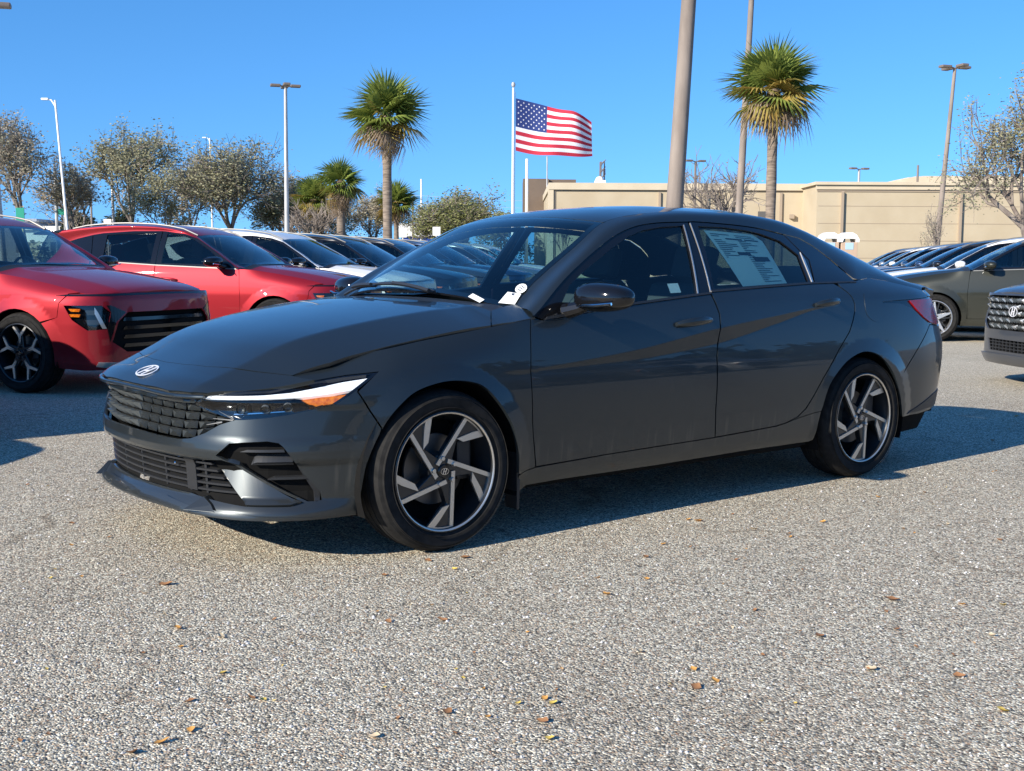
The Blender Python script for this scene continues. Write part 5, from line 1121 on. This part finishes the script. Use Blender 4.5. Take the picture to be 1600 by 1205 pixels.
# ---- flag
fp = empty('flagpole', 'white flagpole flying the big striped flag', 'flagpole', site(.0, 60)); b = B(); b.tube([(0, 0, 0), (0, 0, 9.7)], [.075, .055], 12); b.out('pole', M['white_pole'], fp, True)
b = B(); V, F = lathe([(0, .14), (.08, .1), (.11, 0), (.08, -.1), (0, -.14)], 12, 'z'); b.add([(v[0], v[1], v[2]+9.85) for v in V], F); b.out('finial', M['galv'], fp, True)
b = B(); b.tube([(.10, 0, 1), (.13, 0, 9.5)], .012, 4); b.out('halyard', M['white_pole'], fp)
fl = empty('flag', 'large red white and blue striped flag with white stars flying from its pole', 'flag', site(.13, 59.9))
FR, FWH, FB = mat('flag_red', (.55, .03, .06), .8), mat('flag_white', (.86, .86, .88), .8), mat('flag_blue', (.025, .05, .20), .8)
for m_ in (FR, FWH, FB):
    N_, L_, b_ = nodes(m_); t_ = N_.new('ShaderNodeBsdfTranslucent'); t_.inputs[0].default_value = b_.inputs['Base Color'].default_value; x_ = N_.new('ShaderNodeMixShader'); x_.inputs[0].default_value = .3; L_.new(b_.outputs[0], x_.inputs[1]); L_.new(t_.outputs[0], x_.inputs[2]); L_.new(x_.outputs[0], N_['Material Output'].inputs[0])
def flagpt(u, v, off=0):
    """u 0..1 along the fly, v 0..1 down the hoist"""
    x = 3.85*u*(1-.05*v*(1-u))-.30*max(0, u-.78)*(1-v)*1.2
    zt = 9.18-.9*u-.95*max(0, u-.72)**1.2*2.0*.6; zb = 6.62-1.0*u+.55*u*u*1.2+.15*u
    z = zt*(1-v)+zb*v+.05*sin(9*u+3*v)*u
    dpt = .34*sin(6.5*u+1.2*v)*u**.6+.12*sin(15*u-2*v)*u+off
    e = RH*x+FH*dpt; return (e[0], e[1], z)
def patch(name, u0, u1, v0, v1, m, nu, nv, par, off=0):
    V = [flagpt(u0+(u1-u0)*i/nu, v0+(v1-v0)*j/nv, off) for i in range(nu+1) for j in range(nv+1)]; F = [(i*(nv+1)+j, (i+1)*(nv+1)+j, (i+1)*(nv+1)+j+1, i*(nv+1)+j+1) for i in range(nu) for j in range(nv)]
    return obj(name, V, F, m, par, True)
for k in range(13): patch('stripe', .405 if k < 7 else 0, 1.0, k/13, (k+1)/13, FR if k % 2 == 0 else FWH, 30, 2, fl)
ct = patch('canton', 0, .405, 0, 7/13, FB, 14, 8, fl)
V = []; F = []
for r0 in range(9):
    for c0 in range(6 if r0 % 2 == 0 else 5):
        cu = (.034+.0675*c0+(0 if r0 % 2 == 0 else .034)); cv = (7/13)*(r0+1)/10; o = len(V)
        for k in range(10):
            rr = .0125 if k % 2 == 0 else .006; a = pi/2+2*pi*k/10; V.append(flagpt(cu+rr*cos(a), cv-rr*1.5*sin(a), -.02))
        F.append(tuple(range(o, o+10)))
obj('star', V, F, FWH, ct)

# ---- buildings
def wallbox(b, lat0, lat1, dep0, dep1, z0, z1):
    P = [site(lat0, dep0), site(lat1, dep0), site(lat1, dep1), site(lat0, dep1)]
    return b.add([(p[0], p[1], z0) for p in P]+[(p[0], p[1], z1) for p in P], [(0, 1, 2, 3), (7, 6, 5, 4), (0, 4, 5, 1), (1, 5, 6, 2), (2, 6, 7, 3), (3, 7, 4, 0)])
stucco = noise_col(mat('beige_stucco', rough=.9), .5, (.42, .345, .235), (.46, .385, .27), bump=.1, bscale=20)
stucco2 = noise_col(mat('cream_stucco_trim', rough=.9), .7, (.50, .42, .30), (.55, .47, .345))
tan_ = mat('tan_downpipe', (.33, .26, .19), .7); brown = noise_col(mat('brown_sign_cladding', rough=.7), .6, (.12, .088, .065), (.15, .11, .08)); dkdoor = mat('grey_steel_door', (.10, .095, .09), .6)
whitem = mat('white_roof_unit', (.75, .74, .70), .6)
bd = empty('beige_building', 'long flat-roofed beige building behind the palms and the parked cars', 'building', (0, 0, 0))
def part(name, m, par, *boxes):
    b = B()
    for q in boxes: wallbox(b, *q)
    return b.out(name, m, par)
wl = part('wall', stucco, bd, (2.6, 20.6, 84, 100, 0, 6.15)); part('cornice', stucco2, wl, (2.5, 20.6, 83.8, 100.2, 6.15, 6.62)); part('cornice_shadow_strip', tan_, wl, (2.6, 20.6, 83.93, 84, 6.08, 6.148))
part('corner_pier', stucco2, wl, (2.45, 2.85, 83.85, 84.2, 0, 6.15)); part('corner_groove', tan_, wl, (2.86, 2.98, 83.94, 84, 0, 6.05))
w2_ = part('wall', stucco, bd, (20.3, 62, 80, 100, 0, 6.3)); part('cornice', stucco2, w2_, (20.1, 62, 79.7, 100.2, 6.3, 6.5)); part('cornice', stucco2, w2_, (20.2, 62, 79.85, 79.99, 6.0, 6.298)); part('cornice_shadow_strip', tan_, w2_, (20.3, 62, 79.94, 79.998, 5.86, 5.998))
for z_ in (4.9, 3.75, 2.6, 1.45): part('wall_groove', tan_, w2_, (20.4, 62, 79.985, 79.999, z_, z_+.035))
for la in (21.9, 29.8, 38.2, 46.5, 55): part('downpipe', tan_, w2_, (la, la+.16, 79.8, 79.998, 0, 5.85))
for la in (18.7, 10.2): part('downpipe', tan_, wl, (la, la+.16, 83.85, 83.998, 0, 6.0))
part('door', dkdoor, wl, (17.2, 18.3, 83.9, 83.998, 0, 4.7)); part('wall_lamp', tan_, wl, (19.4, 19.7, 83.7, 83.998, 4.2, 4.5))
part('rooftop_unit', whitem, bd, (5.9, 6.65, 86, 87, 6.62, 6.95)); b = B(); V, F = lathe([(0, .32), (.2, .26), (.3, .12), (.32, 0)], 14, 'z'); p = site(6.25, 86.5, 6.95); b.add([(v[0]+p[0], v[1]+p[1], v[2]+p[2]) for v in V], F); b.out('roof_dome', whitem, bd, True)
part('rooftop_unit', whitem, bd, (10.5, 10.9, 83, 83.5, 3.9, 4.3))
part('bulkhead', stucco2, bd, (33, 60, 95, 99, 6.5, 8.0)); b = B(); 
for k in range(8): wallbox(b, 33-4.5+k*.56, 33-4.5+(k+1)*.56, 95, 99, 6.5, 6.62+1.38*sin((k+1)/8*pi/2))
b.out('bulkhead_slope', stucco2, bd)
bs = empty('brown_sign_box', 'large brown box sign structure rising at the left end of the beige building', 'sign', (0, 0, 0))
part('sign_face', brown, bs, (.85, 3.0, 100, 106, 4.9, 8.0)); part('sign_side', brown, bs, (3.02, 5.3, 100.8, 106, 6.0, 8.0)); part('sign_panel', mat('pale_sign_panel', (.30, .32, .35), .3), bs, (3.1, 4.9, 100.72, 100.798, 6.2, 7.4))
part('post', M['galv'], bs, (1.0, 1.25, 102, 102.3, 0, 4.9), (2.5, 2.75, 102, 102.3, 0, 4.9)); part('base_wall', stucco2, bs, (1.8, 2.6, 99, 99.9, 0, 5.0))
# portable toilets
for i, (la, lb) in enumerate(((16.4, 'left portable toilet with a white arched roof by the beige wall'), (17.35, 'right portable toilet with a white arched roof by the beige wall'))):
    t = empty('portable_toilet', lb, 'toilet', site(la, 62), YAW, 'portable toilets by the wall'); b = B(); b.box((0, 0, 1.1), (.85, 1.0, 2.2)); bo = b.out('body', mat(f'tan_plastic_{i}', (.45, .33, .24), .5), t, bevel=.03)
    b = B(); b.prism([(-.5, 2.2), (-.5, 2.35), (-.36, 2.58), (-.15, 2.70), (.15, 2.70), (.36, 2.58), (.5, 2.35), (.5, 2.2), (.36, 2.2), (.30, 2.38), (-.30, 2.38), (-.36, 2.2)], -.55, .55); b.out('roof', M['white_pole'], t, bevel=.01)
    b = B(); b.box((0, -.505, 2.0), (.42, .02, .35)); b.out('vent', mat(f'pale_blue_vent_{i}', (.35, .50, .62), .4), bo)
# distant roofs to the left
def house(name, label, lat0, lat1, dep, h, m, mr_=None, rh=0):
    e = empty(name, label, 'building', (0, 0, 0), 0, 'distant buildings on the left'); w_ = part('wall', m, e, (lat0, lat1, dep, dep+10, 0, h))
    if rh: part('roof', mr_ or m, e, (lat0-.4, lat1+.4, dep-.4, dep+10.4, h, h+rh))
    n = max(2, int((lat1-lat0)/3))
    for k in range(n): la = lat0+(lat1-lat0)*(k+.3)/n; part('window', dkdoor, w_, (la, la+1.2, dep-.03, dep-.002, h*.35, h*.7))
    return e
white_s = mat('white_stucco', (.72, .71, .68), .8); blue_s = mat('blue_roof_fascia', (.02, .06, .30), .5); greyblue = mat('grey_blue_wall', (.28, .31, .36), .8)
house('white_building', 'low white building behind the left street light', -50.5, -45.5, 122, 4.1, white_s, whitem, .4); house('grey_building', 'long grey-blue building behind the bare left trees', -64, -52, 130, 5.2, greyblue, greyblue, .3)
house('fuel_station', 'distant white roof with a blue fascia right of the left palm', -14.0, -7.2, 150, 4.2, blue_s, white_s, 1.6); house('white_building', 'small white building between the small palms', -29, -26.6, 135, 4.0, white_s, whitem, .3)
house('grey_building', 'low grey wall between the left palm and the blue fascia', -24, -15.5, 145, 2.8, greyblue, whitem, .4)
# road signs
def sign(name, label, lat, dep, z0, z1, w_, m, post=True):
    s_ = empty(name, label, 'sign', site(lat, dep), YAW); 
    if post: b = B(); b.tube([(0, .05, 0), (0, .05, z1)], .05, 8); b.out('post', M['galv'], s_)
    b = B(); b.box((0, 0, (z0+z1)/2), (w_, .05, z1-z0)); b.out('sign_board', m, s_, bevel=.01); return s_
green = mat('green_sign_face', (.01, .25, .16), .4); s_ = sign('road_sign', 'small green sign over a yellow panel near the left edge', -24.7, 60, 3.0, 3.7, .42, green)
b = B(); b.box((0, -.01, 2.65), (.26, .05, .6)); b.out('yellow_panel', mat('yellow_sign_face', (.80, .60, .15), .5), s_)
sign('street_name_sign', 'green street name sign by the white street light', -30.0, 80, 4.1, 4.5, 1.0, green)
sign('white_sign', 'small white sign left of the blue fascia', -5.7, 62, 2.35, 2.85, .40, white_s); sign('white_sign', 'small white sign right of the blue fascia against the windscreen edge', -3.95, 62, 2.45, 2.9, .40, white_s)
sign('white_sign', 'small white sign beside the oak trunk above the red car', -28.8, 85, 3.6, 4.0, .55, white_s)

# ---- trees
def tree(name, label, loc, H, R, seed, leaf, nleaf, bark='bark', trunk_h=.25, lean=0, lsize=.11, levels=5, splay=.62, group='trees around the lot', twig_r=.0165, fork=3, z0f=.3):
    rg = np.random.default_rng(seed); root = empty(name, label, 'tree', loc, rg.random()*6.28, group); b = B(); tips = []
    def grow(p, d, L_, r_, lv):
        n = 3 if lv < 2 else 2; P = [p]; rr = [r_]; q = p.copy(); dd = d.copy()
        for i in range(n):
            dd = dd+rg.normal(0, .13, 3); dd[2] += .04; dd /= np.linalg.norm(dd); q = q+dd*L_/n; P.append(q.copy()); rr.append(r_*(1-.35*(i+1)/n))
        b.tube(P, rr, 7 if lv < 2 else (5 if lv < 3 else 3), cap=False)
        if lv >= levels-1: tips.extend([(P[i], P[i+1]) for i in range(n)])
        if lv >= levels: return
        m_ = fork+(1 if rg.random() < .5 else 0) if lv else fork+1
        a0 = rg.random()*6.28
        for k in range(m_):
            a = a0+2*pi*k/m_+rg.normal(0, .3); sp_ = splay*(1+.35*rg.normal()) if lv else splay*(.75+.5*rg.random())
            u = np.cross(dd, [0.3, .2, 1.]); u /= np.linalg.norm(u)+1e-9; v = np.cross(dd, u); nd = dd*cos(sp_)+(u*cos(a)+v*sin(a))*sin(sp_); nd[2] = nd[2]*.85+.05
            nd *= np.array([R/H*1.9, R/H*1.9, 1.0]); nd /= np.linalg.norm(nd)
            st = P[-1] if k < 2 or lv == 0 else P[-2]
            grow(np.array(st), nd, L_*(.62+.22*rg.random()), r_*.60, lv+1)
    grow(np.array([0., 0, 0]), np.array([lean, 0, 1.]), H*trunk_h, H*twig_r, 0)
    V = np.array(b.V); sc = H*.97/max(V[:, 2].max(), .1); rx = np.percentile(np.hypot(V[:, 0], V[:, 1]), 97); V = V*[R/rx, R/rx, sc]; bb = B(); bb.V = [tuple(v) for v in V]; bb.F = b.F; bb.out('trunk', M[bark], root, True)
    if leaf:
        tp = np.array([[a, c] for a, c in tips])*[R/rx, R/rx, sc]; LV = []; LF = []
        w_ = rg.random(len(tp))**1.5+.08; w_ /= w_.sum()
        for i in rg.choice(len(tp), nleaf, p=w_):
            t = rg.random(); c = tp[i, 0]*(1-t)+tp[i, 1]*t+rg.normal(0, R*.06, 3); n = rg.normal(0, 1, 3); n /= np.linalg.norm(n); u = np.cross(n, [.1, .2, 1]); u /= np.linalg.norm(u); v = np.cross(n, u); s_ = lsize*(.5+.9*rg.random()); o = len(LV)
            LV += [c+u*s_, c+v*s_*.5, c-u*s_, c-v*s_*.5]; LF.append((o, o+1, o+2, o+3))
        obj('crown', LV, LF, M[leaf], root)
    return root
tree('deciduous_tree', 'sparse brownish tree at the left edge of the photo', site(-30.5, 76), 10.8, 4.2, 3, 'leaf_brown', 5500, lsize=.09)
tree('deciduous_tree', 'thin bare-topped tree between the left edge tree and the white street light', site(-29.0, 80), 8.6, 2.8, 5, 'leaf_brown', 2600, lsize=.11)
tree('oak_tree', 'tall open oak above the whole red crossover', site(-26.8, 85), 11.4, 4.6, 11, 'leaf_olive', 10000, lsize=.095)
tree('oak_tree', 'slender brown-leaved oak between the two bigger left oaks', site(-24.6, 92), 9.6, 3.4, 12, 'leaf_brown', 5500, lsize=.095)
tree('oak_tree', 'broad rounded oak left of the grey lamp post', site(-19.8, 86), 10.4, 4.8, 21, 'leaf_olive', 14000, lsize=.095, fork=4)
tree('oak_tree', 'dense low oak just left of the grey lamp post', site(-17.6, 90), 8.0, 3.4, 24, 'leaf_olive', 10000, lsize=.095, fork=4)
tree('oak_tree', 'airy olive oak filling the gap between the two big left oaks', site(-23.0, 80), 8.4, 3.0, 81, 'leaf_olive', 5200, lsize=.085, levels=5, twig_r=.012)
tree('bare_tree', 'grey leafless tree behind the gap left of the tall open oak', site(-32.6, 88), 8.2, 2.8, 82, 'leaf_brown', 1200, 'twig', twig_r=.011, levels=5, lsize=.08)
tree('oak_tree', 'faded olive tree half hidden by the grey lamp post', site(-15.4, 95), 6.8, 2.6, 83, 'leaf_olive', 5000, lsize=.09)
tree('bare_tree', 'grey leafless tree rising behind the broad rounded oak', site(-18.0, 100), 9.6, 3.2, 84, 'leaf_brown', 2200, 'twig', twig_r=.012, levels=5, lsize=.09)
tree('oak_tree', 'thin oak between the small palms and the tall left palm', site(-11.5, 96), 7.6, 3.0, 31, 'leaf_brown', 7000, lsize=.09)
tree('green_tree', 'rounded yellow-green tree left of the flagpole', site(-3.3, 92), 7.5, 4.2, 41, 'leaf_green', 17000, lsize=.095, trunk_h=.18, fork=4)
tree('green_tree', 'small green tree half hidden behind the flagpole', site(-.9, 100), 5.8, 2.3, 43, 'leaf_green', 6000, lsize=.095)
tree('bare_tree', 'small leafless pinkish tree behind the grey lamp post', site(-12.2, 72), 5.2, 2.4, 51, None, 0, 'twig', twig_r=.009, trunk_h=.12, levels=4, fork=4)
tree('bare_tree', 'wide leafless tree between the thick pole and the right palm', site(9.7, 50), 6.2, 3.0, 53, 'leaf_brown', 250, 'twig', twig_r=.009, trunk_h=.10, levels=5, fork=3, lsize=.05)
tree('bare_tree', 'small leafless shrub tree at the foot of the leaning lamp post', site(20.6, 57), 4.1, 1.1, 55, 'leaf_brown', 200, 'twig', twig_r=.009, trunk_h=.15, levels=4, lsize=.05)
tree('sparse_tree', 'tall sparse tree cut off by the right edge of the photo', site(20.1, 46), 9.3, 3.1, 61, 'leaf_olive', 8000, 'twig', trunk_h=.20, levels=5, fork=3, lsize=.055)
tree('leaning_branches_tree', 'leafier tree mostly outside the right edge of the photo', site(22.6, 47), 8.4, 3.2, 63, 'leaf_green', 9000, 'twig', lsize=.09)
tree('small_tree', 'small red-brown leaved treetop against the left end of the beige wall', site(3.5, 80), 4.9, 1.0, 65, 'leaf_brown', 350, 'twig', lsize=.09)
for (la, dp, h, r_, lb, sd) in ((-43.2, 120, 6.4, 2.0, 'round dark evergreen right of the white street light', 71), (-40.0, 121, 6.7, 2.1, 'second round dark evergreen next to the small lamp post', 72)):
    tree('evergreen_tree', lb, site(la, dp), h, r_, sd, 'leaf_dark', 4200, trunk_h=.2, lsize=.16, fork=4)
hedges = B(); 
def hedge(name, label, la0, la1, dep, h, leaf, n, seed):
    rg = np.random.default_rng(seed); V = []; F = []
    for _ in range(n):
        la = la0+(la1-la0)*rg.random(); hh = h*(.6+.4*abs(sin(la*1.3)+.4*sin(la*3.1+1))/1.4); c = np.array(site(la, dep+rg.normal(0, .5), hh*rg.random()**.7)); nn = rg.normal(0, 1, 3); nn /= np.linalg.norm(nn); u = np.cross(nn, [.1, .2, 1]); u /= np.linalg.norm(u); v = np.cross(nn, u); s_ = .16*(.5+rg.random()); o = len(V)
        V += [c+u*s_, c+v*s_*.6, c-u*s_, c-v*s_*.6]; F.append((o, o+1, o+2, o+3))
    tag(obj(name, V, F, M[leaf]), label, 'hedge', kind='stuff')
hedge('hedge', 'low olive hedge under the left oaks', -30, -13, 98, 3.6, 'leaf_olive', 9000, 1); hedge('hedge', 'distant dark treeline far behind the left trees', -75, 5, 170, 4.6, 'leaf_dark', 12000, 2)
hedge('hedge', 'brown scrub behind the left edge cars', -36, -24, 88, 2.6, 'leaf_brown', 3500, 3)

# ---- palms
def frond_mesh(seed, L_, droop, nl=26, dead=0):
    rg = np.random.default_rng(seed); V = []; F = []
    st = L_*.30
    def P(t): return np.array([t, 0, -droop*t*t/L_])
    # stem
    for k in range(4):
        a, c = P(st*k/4), P(st*(k+1)/4); o = len(V); w_ = .018; V += [a+[0, w_, 0], a-[0, w_, 0], c-[0, w_*.8, 0], c+[0, w_*.8, 0]]; F.append((o, o+1, o+2, o+3))
    hub = P(st)
    for k in range(nl):
        a = -2.0+4.0*k/(nl-1); ln = L_*.70*(1-.18*abs(a)/2)*(.85+.25*rg.random()); d = np.array([cos(a), sin(a), .25-.12*abs(a)-droop*.25]); d /= np.linalg.norm(d)
        w_ = .015+.010*rg.random(); pd = np.array([-sin(a), cos(a), .3]); m1 = hub+d*ln*.55; e = hub+d*ln; e[2] -= ln*(.16+.35*dead+.12*rg.random())*(1+droop*.5); m1[2] -= ln*.04*(1+2*dead); o = len(V)
        V += [hub-pd*w_*.3, m1-pd*w_, e, m1+pd*w_, hub+pd*w_*.3]; F += [(o, o+1, o+3, o+4), (o+1, o+2, o+3)]
    return mesh('palm_frond', V, F)
FM = {}
def palm(name, label, loc, th, cr, tr, nf, seed, dead_n=10, skirt=0, group='palm trees', tip=.95, lean=0):
    rg = np.random.default_rng(seed); root = empty(name, label, 'palm tree', loc, 0, group)
    b = B(); n = 12; b.tube([(lean*(k/n)**2, 0, th*k/n) for k in range(n+1)], [tr*(1.12 if k == 0 else (.98+.04*sin(k*2.1))) for k in range(n+1)], 16); b.out('trunk', M['palm_bark'], root, True)
    b = B(); b.tube([(lean, 0, th-.35), (lean, 0, th-.05), (lean, 0, th+.25)], [tr*1.0, tr*1.35, tr*.6], 10); b.out('bud_sheath', M['frond_dead'], root)
    tot = nf+dead_n
    for k in range(tot):
        dead = k >= nf
        if dead: el = -1.15+1.05*rg.random(); L_ = cr*(.70+.25*rg.random()); m_ = 'frond_dead' if rg.random() < .8 else 'frond_y'; dr = .7
        else:
            t = k/nf; el = 1.45-2.0*t+rg.normal(0, .16); L_ = cr*(.88+.2*rg.random())*(1 if t > .15 else .85); m_ = 'frond' if t < .62 or rg.random() < .45 else 'frond_y'; dr = .18+.30*t
        key = (int(dr*10), int(rg.integers(0, 3)), dead)
        if key not in FM: FM[key] = frond_mesh(len(FM)+5, 1.0, dr, 26, 1 if dead else 0)
        o = bpy.data.objects.new('frond', FM[key]); COL.objects.link(o); o.parent = root
        if not FM[key].materials: FM[key].materials.append(M['frond'])
        o.material_slots[0].link = 'OBJECT'; o.material_slots[0].material = M[m_]
        az = k*2.39996+rg.normal(0, .15); o.location = (lean, 0, th+.05+(0 if not dead else -.1)); o.rotation_euler = (rg.normal(0, .3), -el, az); o.scale = (L_, L_*.85, L_)
    for k in range(skirt):
        el = -1.4+.25*rg.random(); o = bpy.data.objects.new('frond', FM[key]); COL.objects.link(o); o.parent = root; o.material_slots[0].link = 'OBJECT'; o.material_slots[0].material = M['frond_dead']
        o.location = (lean, 0, th-.05-1.0*rg.random()); o.rotation_euler = (0, -el, k*2.4); o.scale = (cr*.7,)*3
    return root
palm('cabbage_palm', 'tall cabbage palm left of the flag with dead fronds hanging below its crown', site(-4.40, 42), 6.10, 1.85, .165, 36, 101, 8)
palm('cabbage_palm', 'tall cabbage palm right of the thick concrete pole with a ragged brown skirt', site(7.75, 36), 6.22, 1.88, .155, 42, 102, 12)
palm('fan_palm', 'fan palm with a shaggy dead skirt just left of the tall left palm', site(-10.05, 70), 5.6, 1.9, .26, 30, 103, 6, 12)
palm('cabbage_palm', 'short cabbage palm right of the grey lamp post', site(-12.6, 76), 5.0, 1.9, .17, 44, 104, 5)
palm('cabbage_palm', 'short round palm half hidden by the tall left palm trunk', site(-7.4, 76), 4.7, 1.8, .16, 44, 105, 5)

# ---- what stands behind the camera and mirrors in the paintwork
for k, (nm, lb, mm) in enumerate([('silver_crossover', 'silver crossover parked behind the camera, seen only as a reflection in the door', M['silver_paint']), ('white_crossover', 'white crossover parked behind the camera next to the silver one', W_), ('black_crossover', 'black crossover parked behind the camera', K_),
                                  ('blue_crossover', 'dark blue crossover parked behind the camera', M['blue_paint']), ('graphite_crossover', 'graphite crossover parked behind the camera', M['graphite_paint']), ('silver_crossover', 'silver crossover at the far end of the row behind the camera', M['silver_paint'])]):
    car_copy(red1, nm, lb, R_, mm, (1.5+3.3*k, -13.5-.3*k, 0), radians(-88), 'cars parked behind the camera')
hedge_b = []
def backhedge():
    rg = np.random.default_rng(9); V = []; F = []
    for _ in range(9000):
        x = -10+75*rg.random(); hh = 5.2*(.7+.3*sin(x*.7)+.15*sin(x*2.3)); c = np.array([x, -42+rg.normal(0, 1.2), hh*rg.random()**.8]); nn = rg.normal(0, 1, 3); nn /= np.linalg.norm(nn); u = np.cross(nn, [.1, .2, 1]); u /= np.linalg.norm(u); v = np.cross(nn, u); s_ = .5*(.5+rg.random()); o = len(V)
        V += [c+u*s_, c+v*s_*.6, c-u*s_, c-v*s_*.6]; F.append((o, o+1, o+2, o+3))
    tag(obj('treeline', V, F, M['leaf_dark']), 'dark treeline behind the camera that mirrors in the sedan doors', 'treeline', kind='stuff')
backhedge()
